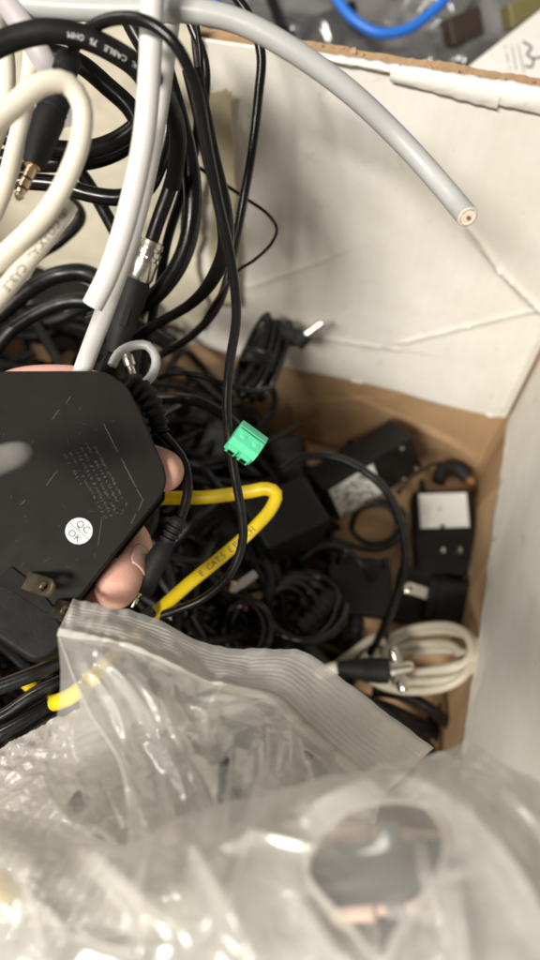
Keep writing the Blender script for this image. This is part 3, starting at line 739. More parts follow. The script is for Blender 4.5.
# ------------------------------------------------------------------ green terminal block
tbk = empty('terminal_block', P(246, 444, .33), 'mint green two way terminal block lying on the black cords', 'terminal block')
x, y, z = frame(P(258, 452, .332)-P(236, 436, .33), P(252, 425, .324)-P(246, 450, .334) + (CAM-P(246, 444, .33)).normalized()*.02)
C0 = P(246, 443, .334-.068)
def tb_box(c, s, bev=.0003): return Geo().add(box_geo(C0+x*c[0]+y*c[1]+z*c[2], (x, y, z), s))
prof = [(-.0055, -.0045), (.0045, -.0045), (.0045, -.001), (.006, .0), (.006, .0035), (.003, .0055), (-.0035, .0055), (-.0055, .003)]
Geo().add(prism_geo([C0+x*.0062+y*a+z*b for a, b in prof], [C0-x*.0062+y*a+z*b for a, b in prof])).build('housing', M['green'], tbk, False, .0003)
g = Geo()
for k in (-1, 1): g.add(box_geo(C0+x*(.003*k)-y*.0058+z*.0-z*.001, (x, y, z), (.0046, .0018, .0055)))
g.build('wire_entry', M['green'], tbk, False, .0003)
for k in (-1, 1):
    Geo().add(box_geo(C0+x*(.003*k)-y*.0068-z*.001, (x, y, z), (.0026, .0004, .003))).build('wire_hole', M['black_matte'], tbk, False)
    Geo().add(lathe_geo([(0, .0016), (.0004, .0017), (.0006, .0014)], C0+x*(.003*k)+z*.0054, C0+x*(.003*k)+z*.008, 18)).build('screw', M['green'], tbk)
Geo().add(box_geo(C0+y*.001+z*.0058, (x, y, z), (.0118, .0012, .0012))).build('key_rib', M['green'], tbk, False, .0002)

# ------------------------------------------------------------------ tied bundle with barrel plug
tied = empty('power_lead', P(262, 360, .45), 'black lead tied in a bundle with a silver barrel plug against the wall', 'power lead')
g = Geo()
ax0 = P(248, 396, .445); ax1 = P(276, 322, .465); dd = (ax1-ax0); sd = dd.cross(CAM-ax0).normalized(); nn = sd.cross(dd).normalized()
loop = []
for k in range(9*24):
    t = k/24*2*math.pi; c = .5+.5*math.cos(t); ph = k/(9*24)
    loop.append(ax0+dd*(.5+.5*math.cos(t)*(1-.08*math.sin(ph*40)))+sd*((ph-.5)*.020+.005*math.sin(t))+nn*(.007*math.sin(t)+.003*math.sin(ph*23)))
g.add(tube_geo(spline(loop, .003), .0016, 9)); g.build('coiled_cord', M['black_gloss'], tied)
g = Geo(); loop = [ax0+dd*.32+sd*(.0135*math.cos(k*.5))+nn*(.0105*math.sin(k*.5))+dd*(.004*k) for k in range(52)]
g.add(tube_geo(spline(loop, .002), .0016, 9)); g.build('wrapped_cord', M['black_gloss'], tied)
A, B = P(276, 332, .462), P(304, 340, .452)
Geo().add(lathe_geo([(0, .003), (.004, .0055), (.016, .0062), (.0185, .0058)], A, B, 20)).build('plug_shoulder', M['rubber'], tied)
A, B = P(296, 344, .452), P(306, 334, .449)
Geo().add(lathe_geo([(0, .0052), (.001, .0058), (.009, .0058), (.0095, .0048)], A, A+(B-A).normalized()*.1, 20)).build('plug_body', M['rubber'], tied)
A, B = P(306, 335, .449), P(323, 323, .446)
Geo().add(lathe_geo([(0, .0027), ((B-A).length-.0004, .0027), ((B-A).length, .0022)], A, B, 18)).build('plug_tip', M['steel'], tied)
Geo().add(lathe_geo([(0, .0019), (.0006, .0019)], B, B+(B-A), 14)).build('tip_insulator', M['black'], tied)

# ------------------------------------------------------------------ labelled brick adapter
def brick(name, c, xdir, zdir, s, label, cat, m=M['black_matte'], bev=.0025):
    e = empty(name, c-Vector(zdir).normalized()*s[2]/2, label, cat)
    ax = frame(xdir, zdir)
    Geo().add(box_geo(c, ax, s)).build('body', m, e, True, bev, 3)
    return e, ax
c = P(364, 470, .515)
xd = P(405, 444, .53)-P(322, 494, .505); toc = (CAM-c).normalized()
xd = xd-toc*xd.dot(toc)*.5
lo_ = rt*.62*1+(-up)*.8; zd = (toc*.80+lo_*.6)
e, ax = brick('power_adapter', c, xd, zd, (.080, .036, .032), 'black brick power adapter with a smudged white label, lying in the box', 'power adapter')
x, y, z = ax
lab = Geo().add(box_geo(c+z*.0161-x*.016+y*(-.001), ax, (.038, .029, .0003))).build('label_sticker', M['smudge'], e, False)
g = Geo()
for i in range(9):
    s = 0
    while s < .030:
        w = rng.uniform(.0008, .004)
        if rng.random() < .55: g.add(box_geo(c+z*.01635-x*(.032-s)+y*(-.0135+i*.0029), ax, (w, rng.uniform(.001, .0022), .0001)))
        s += w+.0006
g.build('label_printing', M['ink'], lab, False)
for p_, q_ in ((.028, .012), (.022, -.015), (.034, -.012)):
    Geo().add(lathe_geo([(0, .0018), (.0012, .0016), (.0016, .0008)], c+z*.016+x*p_+y*q_, c+z*.03+x*p_+y*q_, 14)).build('screw', M['steel'], e)
sp = spline([c-x*.038, c-x*.05-z*.002, c-x*.062-z*.006], .0008)
Geo().add(tube_geo(sp, [.0050*(1-.2*i/len(sp))*(1 if (i//2) % 2 else .78) for i in range(len(sp))], 16)).build('strain_relief', M['rubber'], e)
sp = spline([c-x*.062-z*.006, c-x*.078-z*.012-y*.008, c-x*.09-z*.016-y*.03, c-x*.09-z*.03-y*.06], .002)
Geo().add(tube_geo(sp, .0024, 12)).build('output_cord', M['black'], e)
# plain dark block beside the yellow bend
c = P(284, 522, .43)
e, ax = brick('power_adapter', c, P(310, 512, .43)-P(260, 535, .42), (CAM-c)*.7+Vector((0, .15, .5)), (.045, .036, .032), 'plain black block adapter partly under the yellow bend', 'power adapter', bev=.002)
sp = spline([c-ax[0]*.022, c-ax[0]*.04-ax[2]*.01, c-ax[0]*.07-ax[2]*.03], .002); Geo().add(tube_geo(sp, .0022, 12)).build('output_cord', M['black'], e)

# ------------------------------------------------------------------ small adapter with white label, blades up
tl, tr_, bl = P(414, 489, .55), P(475, 487, .545), P(415, 579, .53)
xd = tr_-tl; H_ = (bl-tl).length
zd = xd.cross(tl-bl).normalized()
c = (tr_+bl)/2-zd*.016
e, ax = brick('wall_adapter', c, xd, zd, ((tr_-tl).length, H_*.96, .032), 'small black wall adapter lying blades up, with a white blank label', 'power adapter', M['adapter'], .003)
x, y, z = ax
lb = Geo().add(box_geo(c+z*.0161+y*(H_*.245), ax, (xd.length*.78, H_*.385, .0003))).build('label_sticker', M['paper'], e, False, .0)
disc(c+z*.0163+y*(H_*.26)-x*.003, .0012, .0002, M['greyink'], 'printed_dot', lb, ax, 16)
disc(c+z*.0163+y*(H_*.07)-x*.002, .0018, .0002, M['black_matte'], 'label_notch', lb, ax, 16)
Geo().add(box_geo(c+z*.0162-y*(H_*.02), ax, (xd.length*.86, .0008, .0004))).build('case_ridge', M['black_matte'], e, False)
for k in (-1, 1):
    b0 = c+z*.015+x*(k*.0064+.001)-y*(H_*.23)
    blade(b0, b0+z*.0155+x*.001, y, e, M['steel'], .0062, .0015)
g = Geo().add(lathe_geo([(0, .0042), (.006, .0042), (.008, .003), (.016, .0026)], c+y*(H_*.45)-x*.014, c+y*H_-x*.014, 16)); g.build('strain_relief', M['rubber'], e)
# black jack with an orange lead above it
pj = empty('power_plug', on_plane(452, 474, 2, .03), 'small black angled plug with an orange wire end above the white labelled adapter', 'plug')
A, B = on_plane(436, 478, 2, .036), on_plane(470, 482, 2, .03)
Geo().add(tube_geo(spline([on_plane(438, 482, 2, .034), on_plane(444, 469, 2, .036), on_plane(456, 468, 2, .036), on_plane(468, 478, 2, .034)], .001), .0062, 18)).build('plug_body', M['rubber'], pj)
Geo().add(lathe_geo([(0, .0022), (.006, .0018)], on_plane(468, 478, 2, .034), on_plane(476, 486, 2, .03), 12)).build('wire_end', M['orange'], pj)
# round edged wall plug with a blade to the left
wp = empty('wall_plug', on_plane(445, 608, 2, .0), 'black round shouldered wall plug with a flat steel blade pointing left', 'plug')
C1 = on_plane(458, 606, 2, .030)
x, y, z = frame(on_plane(480, 612, 2, .03)-on_plane(430, 600, 2, .03), (CAM-C1).normalized()+Vector((0, .15, .2)))
out = [(-.018, -.016), (.010, -.016), (.019, -.010), (.0215, 0), (.0195, .012), (.012, .019), (.004, .0195), (-.002, .016), (-.018, .015)]
Geo().add(prism_geo([C1+x*a+y*b+z*.010 for a, b in out], [C1+x*a+y*b-z*.024 for a, b in out])).build('body', M['black_matte'], wp, True, .003, 3)
Geo().add(box_geo(C1-x*.021-z*.003, (x, y, z), (.008, .026, .024))).build('plug_face', M['black_matte'], wp, True, .0015)
Geo().add(box_geo(C1+y*.0215+x*.003-z*.002, (x, y, z), (.006, .006, .008))).build('latch', M['black_matte'], wp, True, .001)
blade(C1-x*.020+y*.002+z*.005, C1-x*.043+y*.004+z*.006, y, wp, M['steel'], .0085, .0016)
blade(C1-x*.020+y*.002-z*.010, C1-x*.043+y*.004-z*.010, y, wp, M['steel'], .0085, .0016)
# flat dark block behind it
c = on_plane(425, 600, 2, .012)
brick('wall_adapter', c, x, (0.1, 0, 1), (.05, .042, .022), 'low flat black adapter under the steel blade', 'power adapter')

# ------------------------------------------------------------------ grey coiled cable with BNC plug
gc = empty('coaxial_cable', on_plane(430, 662, 2, .03), 'beige grey cable coiled in a flat oval with a silver and black plug', 'cable')
ZC = .086
def zc(u, v, z=ZC): return on_plane(u, v, 2, z)
loop = []
n_t = 5
for k in range(n_t*20):
    t = k/20*2*math.pi; ph = k/(n_t*20)
    a = 62-9*abs((ph*n_t) % 5-2.2); b = 34-5.5*((k//20*2) % 5)
    u = 421+a*math.cos(t)+6*math.sin(ph*9)-(3 if math.cos(t) < 0 else 0)*(k//20); v = 660+b*math.sin(t)*(1+.22*math.cos(t))+4*math.sin(ph*14)-(u-420)*.10
    q = zc(u, v, ZC-.004+.008*math.sin(ph*17+t*.5)+.34*(u-420)/1000); q.x = min(q.x, XR-.0045)
    loop.append(q)
loop = [zc(330, 670, ZC+.002), zc(350, 655, ZC+.004), zc(378, 638, ZC+.004)]+loop[8:]
pth = spline(loop, .0025)
Geo().add(tube_geo(pth, .0029, 12)).build('coiled_cord', M['beige'], gc)
A, B = zc(338, 668, ZC+.016), zc(389, 671, ZC+.019)
pl = Geo().add(lathe_geo([(0, .0042), (.004, .0050), (.012, .0064), ((B-A).length*.8, .0078), ((B-A).length, .0076)], A, B, 24)).build('plug_boot', M['rubber'], gc)
g = Geo()
for s in (.5, .58, .66, .74): g.add(lathe_geo([(s*(B-A).length, .0074), (s*(B-A).length+.0003, .0080), (s*(B-A).length+.0014, .0080), (s*(B-A).length+.0017, .0074)], A, B, 24))
g.build('grip_ring', M['rubber'], pl)
Cc, D_ = B, zc(413, 667, ZC+.020); Ls = (D_-Cc).length
Geo().add(lathe_geo([(0, .0074), (.0014, .0076), (.0016, .0056), (.004, .0056), (.0042, .0050), (.007, .0050), (.0072, .0046), (Ls-.002, .0046), (Ls-.0018, .0036), (Ls, .0034)], Cc, D_, 24)).build('plug_shell', M['steel'], gc)
x, y, z = frame(D_-Cc, (0, 0, 1))
for k in (-1, 1):
    Geo().add(lathe_geo([(0, .0038), (.0075, .0038), (.0095, .0030)], Cc+x*.006+y*(k*.0035), Cc+x*.006+y*(k*.03), 14)).build('bayonet_lug', M['steel'], gc)
Geo().add(tube_geo(spline([A+(A-B)*.02, A-x*.006-z*.001, zc(318, 674, ZC+.01)], .001), .0040, 14)).build('cream_sleeve', M['cream'], gc)

# ------------------------------------------------------------------ serial connector and cord coil, centre
dc = empty('serial_connector', on_plane(358, 600, 2, .06), 'black moulded serial connector with ribbed relief lying among coiled cords', 'connector')
c = on_plane(358, 592, 2, .075); x, y, z = frame(on_plane(388, 590, 2, .07)-on_plane(330, 584, 2, .075), (0, -.2, 1))
Geo().add(box_geo(c, (x, y, z), (.046, .034, .014))).build('hood', M['black_matte'], dc, True, .0025, 3)
Geo().add(box_geo(c+y*.0205, (x, y, z), (.030, .008, .010))).build('shell', M['black'], dc, True, .001)
for k in (-1, 1):
    Geo().add(lathe_geo([(0, .0032), (.010, .0032), (.0105, .002), (.045, .002), (.0455, .0032), (.056, .0032)], c+x*(.0195*k)-y*.030, c+x*(.0195*k)+y*.03, 16)).build('thumb_screw', M['black_gloss'], dc)
sp = spline([c-y*.017, c-y*.03-z*.002, c-y*.044-z*.006], .0008)
Geo().add(tube_geo(sp, [.0060*(1-.2*i/len(sp))*(1 if (i//3) % 2 else .75) for i in range(len(sp))], 16)).build('strain_relief', M['rubber'], dc)
loop = []
for k in range(4*20):
    t = k/20*2*math.pi; ph = k/80
    loop.append(on_plane(308+(38-9*((k//20) % 4)*.6)*math.cos(t)-6*ph*4, 606+(34-3*(k//20))*math.sin(t)+8*ph, 2, .100+.012*math.sin(ph*11+t*.5)))
tag(Geo().add(tube_geo(spline(loop, .003), .0030, 12)).build('black_cable', M['black_gloss']), 'black cord coiled left of the serial connector', 'cord')
ri = empty('ribbed_cord', on_plane(318, 622, 2, .07), 'short ribbed black strain relief beside the serial connector', 'cord')
sp = spline([on_plane(300, 628, 2, .112), on_plane(318, 612, 2, .112), on_plane(330, 596, 2, .100)], .0008)
Geo().add(tube_geo(sp, [.0058*(1 if (i//3) % 2 else .72) for i in range(len(sp))], 16)).build('relief', M['rubber'], ri)
Geo().add(tube_geo(spline([on_plane(300, 628, 2, .112), on_plane(286, 650, 2, .10), on_plane(290, 690, 2, .09)], .002), .003, 12)).build('lead_cord', M['black'], ri)
# little tan and grey contact near the yellow cable
tn = empty('connector_tip', P(242, 582, .37), 'small dull metal contact below the yellow cable', 'connector')
A, B = P(233, 590, .365), P(255, 574, .372)
Geo().add(lathe_geo([(0, .0022), (.005, .0022), (.0052, .0028), ((B-A).length, .0026)], A, B, 16)).build('barrel', M['midgrey'], tn)
A, B = P(231, 592, .365), P(235, 580, .367)
Geo().add(lathe_geo([(0, .0015), (.006, .002)], A, B, 14)).build('contact', M['brass'], tn)
A = P(246, 608, .40); x, y, z = frame((1, .3, 0), CAM-A)
tag(Geo().add(prism_geo([A+x*(.0015*math.cos(k))+y*(.0019*math.sin(k)) + z*.001 for k in range(6)], [A+x*(.0018*math.cos(k))+y*(.0022*math.sin(k))-z*.003 for k in range(6)])).build('red_terminal', M['redplastic'], None, True, .0005), 'tiny red cap in the dark pile below the yellow cable', 'cap')
# thin cord bunch near the bag edge
g = Geo(); A = P(248, 628, .40)
loop = [A+rt*(.012*math.cos(k*.6)+.003*math.sin(k*.21))+up*(.016*math.sin(k*.6))-fw*(.004*math.sin(k*.33)) for k in range(90)]
tag(g.add(tube_geo(spline(loop, .002), .0013, 8)).build('thin_cord_bunch', M['black_gloss']), 'bunch of thin black cord just above the zip bag edge', 'cord')

# ------------------------------------------------------------------ dark pile underneath
def edge(y):
    return float(np.interp(y, [-.1, .08, .15, .22, .28, .34], [.085, .055, .030, .012, -.03, -.085]))
def mound(x, y):
    # heap of cords: high at the left, falling to the bare floor at the right
    return .010+.155*max(0, min(1, (edge(y)-.005-x)/.11))
GP = 'black cords tangled in the shade of the pile'
for i in range(150):
    y = rng.uniform(YN+.03, YF-.02); x = rng.uniform(XL+.03, edge(y)-.02); a = rng.uniform(0, 6.3); k = rng.uniform(-14, 14)
    pts = []; lay = rng.uniform(.25, 1.05)**.8
    for s in range(26):
        pts.append((x, y, max(.004, mound(x, y)*lay+.006*math.sin(s*.7+i))))
        a += k*.014+rng.uniform(-.3, .3); nx, ny = x+.014*math.cos(a), y+.014*math.sin(a)
        lim = edge(ny)
        if not (XL+.02 < nx < lim and YN+.02 < ny < YF-.02):
            a = math.atan2(.10-y, -.16-x)+rng.uniform(-.6, .6); nx, ny = x+.014*math.cos(a), y+.014*math.sin(a)
        x, y = nx, ny
    o = Geo().add(tube_geo(spline(pts, .004), rng.choice([.0022, .0026, .003, .0035]), 9)).build('black_cable', M['black'] if i % 3 else M['black_gloss'])
    tag(o, 'black cord tangled in the dark pile under the other cords', 'cord', GP)
for i, (u, v, z, lab) in enumerate(((215, 560, .10, 'black adapter buried in the pile behind the yellow cable'), (190, 440, .12, 'black adapter buried in the pile behind the hand'),
                                     (60, 300, .14, 'black adapter in the shade behind the hanging cream cables'), (300, 680, .05, 'black adapter in shadow under the zip bag strip'), (262, 470, .06, 'black adapter deep in the pile under the green terminal block'))):
    c = on_plane(u, v, 2, z); a = rng.uniform(0, 3)
    e, ax = brick('power_adapter', c, (math.cos(a), math.sin(a), .2), (.2, -.2, 1), (.07, .045, .03), lab, 'power adapter')
    sp = spline([c+ax[0]*.03, c+ax[0]*.05, c+ax[0]*.07+ax[1]*.03-ax[2]*.03], .003)
    Geo().add(tube_geo(sp, .0022, 10)).build('output_cord', M['black'], e)

# ------------------------------------------------------------------ plastic films
def catmull_grid(ctrl, nu, nv):
    rows = np.array([[P(*q) for q in r] for r in ctrl], float)
    def interp(arr, n):
        m = len(arr); out = []
        for t in np.linspace(0, m-1, n):
            i = min(int(t), m-2); f = t-i
            p0 = arr[i-1] if i > 0 else 2*arr[0]-arr[1]; p1, p2 = arr[i], arr[i+1]; p3 = arr[i+2] if i+2 < m else 2*arr[-1]-arr[-2]
            out.append(.5*((2*p1)+(-p0+p2)*f+(2*p0-5*p1+4*p2-p3)*f*f+(-p0+3*p1-3*p2+p3)*f**3))
        return np.array(out)
    a = interp(rows, nv)                          # nv x cols x 3
    return interp(a.transpose(1, 0, 2), nu).transpose(1, 0, 2)   # nv x nu x 3
def crumple(Tg, slack, seed, amp, k=.006, iters=160, wl=.02, pin_top=False, bend=.25):
    """give a sheet more film than its target surface has room for, and let it buckle"""
    rs = np.random.RandomState(seed)
    nv, nu, _ = Tg.shape
    du = np.gradient(Tg, axis=1); dv = np.gradient(Tg, axis=0); N = np.cross(du, dv); N /= np.linalg.norm(N, axis=2)[..., None]+1e-12
    h = np.zeros((nv, nu))
    for o in range(8):
        d = rs.normal(size=3); d /= np.linalg.norm(d); f = 2*math.pi/(wl*rs.uniform(.6, 2.4)); ph = rs.uniform(0, 6.3)
        warp = .5*np.sin(Tg@rs.normal(size=3)*30+rs.uniform(0, 6))
        env = np.clip(.6+np.sin(Tg@rs.normal(size=3)*30+rs.uniform(0, 6)), 0, 1)
        q = ((Tg@d*f+ph+warp)/(2*math.pi)) % 1.0
        h += (np.where(q < .3, q/.3, (1-q)/.7)*2-1)*env*rs.uniform(.4, 1)   # lopsided straight folds
    X = Tg+N*(amp*h*.6)[..., None]
    fade = np.ones((nv, nu))
    if pin_top: fade = np.clip(np.linspace(0, 6, nv), 0, 1)[:, None]*np.ones((1, nu)); X = Tg+(X-Tg)*fade[..., None]
    sl = 1+slack*fade
    def cons(a, b, L0, st):
        d = X[b]-X[a]; l = np.linalg.norm(d, axis=-1, keepdims=True)+1e-12
        c = st*.5*(1-L0/l)*d; X[a] += c; X[b] -= c
    sets = []
    for ax in (0, 1):
        for step, st in ((1, 1.), (3, bend*1.5), (6, bend)):
            n = Tg.shape[ax]
            for par in range(2*step):
                ia = np.arange(0, n-step); ia = ia[(ia//step) % 2 == (par//step)]; ia = ia[(ia % step) == (par % step)] if step > 1 else ia
                if len(ia) == 0: continue
                A = (ia, slice(None)) if ax == 0 else (slice(None), ia); B = (ia+step, slice(None)) if ax == 0 else (slice(None), ia+step)
                L0 = np.linalg.norm(Tg[B]-Tg[A], axis=-1, keepdims=True)*sl[A][..., None]
                sets.append((A, B, L0, st))
    for pi in (0, 1):
        for pj in (0, 1):
            i = np.arange(pi, nv-1, 2); jx = np.arange(pj, nu-1, 2)
            for s in (0, 1):
                A = np.ix_(i, jx+s); B = np.ix_(i+1, jx+1-s)
                L0 = np.linalg.norm(Tg[B]-Tg[A], axis=-1, keepdims=True)*sl[A][..., None]
                sets.append((A, B, L0, .5))
    for it in range(iters):
        X += (k if it < iters-25 else 0)*(Tg-X)
        if pin_top: X[0] = Tg[0]
        for s in sets: cons(*s)
    for _ in range(2):      # take out grid-scale ripple
        Y = X.copy(); Y[1:-1, 1:-1] = .5*X[1:-1, 1:-1]+.125*(X[:-2, 1:-1]+X[2:, 1:-1]+X[1:-1, :-2]+X[1:-1, 2:]); X = Y
    return X
def fold(X, segs):
    """sharp folds along given lines of the film"""
    N = np.cross(np.gradient(X, axis=1), np.gradient(X, axis=0)); N /= np.linalg.norm(N, axis=2)[..., None]+1e-12
    if N[N.shape[0]//2, N.shape[1]//2]@(np.array(CAM)-X[X.shape[0]//2, X.shape[1]//2]) < 0: N = -N
    q = X-np.array(CAM); dd = q@np.array(fw); U = 270+FPX*(q@np.array(rt))/dd; V = 480-FPX*(q@np.array(up))/dd
    H = np.zeros(U.shape)
    for (u0, v0), (u1, v1), a, w in segs:
        L2 = (u1-u0)**2+(v1-v0)**2; t = np.clip(((U-u0)*(u1-u0)+(V-v0)*(v1-v0))/L2, 0, 1)
        bend_ = 5*np.sin(t*math.pi)*(1 if (u0+v1) % 2 else -1)
        sg = ((U-u0)*(v1-v0)-(V-v0)*(u1-u0))/math.sqrt(L2)+bend_; along = np.hypot(U-u0-t*(u1-u0), V-v0-t*(v1-v0))
        prof = np.where(sg > 0, np.exp(-np.abs(sg)/w), np.exp(-np.abs(sg)/(w*.28)))
        H += a*prof*np.sin(np.clip(t, .04, .96)*math.pi)**.6*np.exp(-np.maximum(0, along-np.abs(sg)-6)/8)
    return X+N*H[..., None]
def film_obj(X, name, m, parent=None, hole=None, sub=2):
    nv, nu, _ = X.shape
    f = [(j*nu+i, j*nu+i+1, (j+1)*nu+i+1, (j+1)*nu+i) for j in range(nv-1) for i in range(nu-1) if hole is None or not hole(i/(nu-1), j/(nv-1))]
    o = obj_from(name, X.reshape(-1, 3), f, m, parent)
    if sub:
        sb = o.modifiers.new('s', 'SUBSURF'); sb.levels = sub; sb.render_levels = sub; sb.boundary_smooth = 'PRESERVE_CORNERS'
    return o

# zip bag: strip with ridges, zip track, front and back film
zb = empty('zip_bag', P(200, 700, .2), 'clear milky zip bag with a ridged seal strip lying across the cables', 'plastic bag')
top = [(74, 599, .222), (110, 606, .224), (150, 616, .228), (205, 643, .232), (255, 650, .236), (300, 650, .238), (346, 682, .240), (392, 716, .242), (434, 748, .244)]
zipl = [(58, 634, .210), (98, 640, .212), (140, 652, .214), (196, 680, .217), (238, 690, .219), (274, 702, .220), (306, 732, .221), (342, 764, .221), (382, 797, .222)]
r1 = [(72, 672, .200), (108, 684, .202), (150, 696, .205), (200, 716, .207), (240, 730, .206), (276, 745, .205), (308, 772, .204), (340, 800, .203), (372, 828, .203)]
r2 = [(90, 715, .190), (122, 740, .190), (160, 752, .192), (205, 765, .192), (245, 775, .190), (285, 795, .188), (318, 822, .186), (345, 850, .185), (370, 876, .185)]
r3 = [(122, 770, .180), (145, 800, .176), (175, 820, .174), (215, 835, .172), (255, 845, .170), (295, 860, .168), (330, 885, .167), (360, 910, .167), (390, 930, .168)]
r4 = [(130, 840, .172), (155, 870, .164), (185, 890, .160), (220, 905, .158), (260, 915, .156), (300, 930, .154), (340, 950, .153), (370, 970, .153), (400, 990, .154)]
r5 = [(120, 920, .168), (150, 950, .158), (190, 970, .152), (225, 985, .148), (265, 995, .146), (305, 1005, .145), (345, 1020, .145), (380, 1030, .146), (420, 1040, .148)]
stp = catmull_grid([top, [tuple((a+b)/2 for a, b in zip(p, q)) for p, q in zip(top, zipl)], zipl], 220, 96)
du = np.gradient(stp, axis=1); dv = np.gradient(stp, axis=0); N = np.cross(du, dv); N /= np.linalg.norm(N, axis=2)[..., None]
if (N[0, 0]@(np.array(CAM)-stp[0, 0])) < 0: N = -N
tt = np.linspace(0, 1, 96)
rip = np.where((tt > .12) & (tt < .95), .00022*np.maximum(0, np.sin(tt*2*math.pi*12)), 0)
wav = np.array([[.0014*nz(i*.05, j*.025, 1)+.0006*nz(i*.16, j*.03, 4) for i in range(220)] for j in range(96)])
stp = stp+N*(rip[:, None]+wav)[..., None]
film_obj(stp, 'seal_strip', M['filmstrip'], zb, None, 0)
film_obj(stp-N*.0022+N*(wav*.9)[..., None], 'seal_strip', M['filmstrip'], zb, None, 0)
for off, rr in ((0, .0015), (-5, .0007)):
    row = stp[95+off]+N[95+off]*.0004
    Geo().add(tube_geo(row, rr, 12, flat=.45)).build('zip_track', M['filmzip'], zb)
row = np.vstack([stp[:, 0]]); Geo().add(tube_geo(stp[:, 0], .00022, 8)).build('side_weld', M['filmzip'], zb)
front = catmull_grid([zipl, r1, r2, r3, r4, r5], 150, 180)
FOLDS = [((104, 662), (168, 778), .0045, 16), ((122, 672), (162, 752), .0035, 12), ((150, 680), (182, 765), .004, 14), ((190, 700), (272, 699), .0035, 10), ((186, 706), (208, 742), .003, 9),
         ((208, 715), (285, 720), .003, 9), ((232, 745), (222, 850), .004, 12), ((262, 728), (250, 840), .004, 14), ((288, 730), (262, 860), .0035, 12), ((176, 760), (215, 850), .004, 14), ((160, 775), (170, 880), .004, 14),
         ((300, 748), (340, 830), .004, 14), ((140, 740), (190, 820), .0035, 12), ((215, 700), (180, 745), .003, 9), ((300, 770), (230, 800), .003, 10), ((88, 672), (128, 760), .003, 10)]
front = fold(front, FOLDS)
front = front+0
Xf = crumple(front, .03, 3, .0022, k=.014, iters=60, wl=.030, pin_top=True, bend=.15)
film_obj(Xf, 'front_film', M['film'], zb, None, 1)
Geo().add(tube_geo(Xf[:, 0], .0002, 8)).build('side_weld', M['filmzip'], zb)
back = front.copy(); gN = np.cross(np.gradient(front, axis=1), np.gradient(front, axis=0)); gN /= np.linalg.norm(gN, axis=2)[..., None]
if gN[0, 0]@(np.array(CAM)-front[0, 0]) < 0: gN = -gN
th = np.linspace(0, 1, 180); back = back-gN*(.002+.020*np.sin(th*math.pi*.9))[:, None, None]
Xb = crumple(back, .06, 11, .005, k=.012, iters=60, wl=.03, pin_top=True, bend=.15)
film_obj(Xb, 'back_film', M['film'], zb, None, 1)

# crinkled cellophane at the lower left
cl = [[(-60, 765, .25), (-10, 752, .246), (40, 728, .242), (85, 708, .24), (130, 700, .24), (190, 705, .245)],
      [(-60, 790, .232), (-10, 785, .228), (45, 765, .224), (95, 750, .222), (150, 745, .222), (210, 755, .226)],
      [(-60, 820, .215), (-10, 818, .21), (45, 805, .207), (100, 795, .206), (160, 795, .206), (220, 805, .21)],
      [(-60, 865, .205), (-10, 865, .2), (45, 855, .197), (100, 850, .196), (160, 850, .196), (220, 860, .2)],
      [(-60, 930, .2), (-10, 930, .195), (45, 925, .192), (100, 925, .19), (160, 925, .19), (220, 930, .195)]]
Xc = crumple(catmull_grid(cl, 130, 120), .09, 21, .0034, k=.010, iters=150, wl=.010, bend=.06)
ce = empty('cellophane_bag', P(60, 780, .22), 'crinkled clear cellophane bag at the lower left beside the black coil', 'plastic bag')
film_obj(Xc, 'front_film', M['cellophane'], ce)
Xc2 = crumple(catmull_grid([[(u+6, v+10, d+.016) for u, v, d in r] for r in cl], 100, 100), .08, 25, .004, k=.010, iters=120, wl=.012)
film_obj(Xc2, 'back_film', M['cellophane'], ce)

# big blurred bag nearest the camera, with a gaping mouth
fb = empty('plastic_bag', P(380, 900, .13), 'large hazy polythene bag nearest the camera with an arched fold round a clearer patch', 'plastic bag')
ff = [[(-80, 812, .178), (0, 812, .176), (60, 826, .174), (115, 846, .172), (170, 826, .17), (235, 800, .168), (300, 786, .165), (360, 783, .163), (410, 768, .166), (445, 750, .172), (475, 746, .172), (515, 768, .166), (570, 805, .16), (640, 850, .155)],
      [(-80, 835, .166), (0, 835, .164), (60, 848, .162), (115, 864, .16), (175, 850, .158), (235, 826, .155), (300, 812, .150), (360, 798, .146), (410, 796, .146), (450, 800, .148), (490, 810, .150), (530, 835, .148), (580, 865, .145), (640, 900, .145)],
      [(-80, 875, .156), (0, 875, .153), (60, 875, .15), (115, 872, .147), (175, 872, .144), (235, 870, .142), (295, 862, .139), (355, 860, .138), (410, 858, .134), (455, 862, .132), (500, 872, .134), (540, 890, .136), (590, 910, .135), (640, 940, .135)],
      [(-80, 925, .15), (0, 925, .145), (60, 925, .142), (115, 925, .138), (175, 925, .135), (235, 925, .132), (295, 925, .13), (355, 925, .128), (410, 925, .125), (455, 925, .124), (505, 930, .125), (545, 940, .128), (595, 955, .13), (640, 980, .13)],
      [(-80, 1000, .145), (0, 1000, .14), (60, 1000, .136), (115, 1000, .132), (175, 1000, .128), (235, 1000, .125), (295, 1000, .123), (355, 1000, .12), (410, 1000, .118), (455, 1000, .117), (505, 1005, .118), (545, 1010, .12), (595, 1020, .122), (640, 1040, .125)]]
Tg = catmull_grid(ff, 200, 120)
Tg = fold(Tg, [((300, 830), (400, 786), .004, 22), ((390, 786), (455, 826), .004, 22), ((440, 800), (545, 960), .005, 30), ((462, 770), (565, 880), .004, 26), ((455, 880), (470, 1000), .004, 24), ((60, 850), (180, 930), .004, 22), ((30, 880), (60, 990), .004, 22),
               ((100, 880), (45, 980), .004, 20), ((150, 850), (140, 960), .004, 22), ((180, 840), (250, 950), .004, 22), ((270, 820), (220, 940), .004, 24), ((40, 900), (140, 955), .004, 14), ((420, 920), (380, 1000), .004, 20), ((300, 900), (370, 985), .004, 24), ((200, 860), (330, 850), .003, 18)])
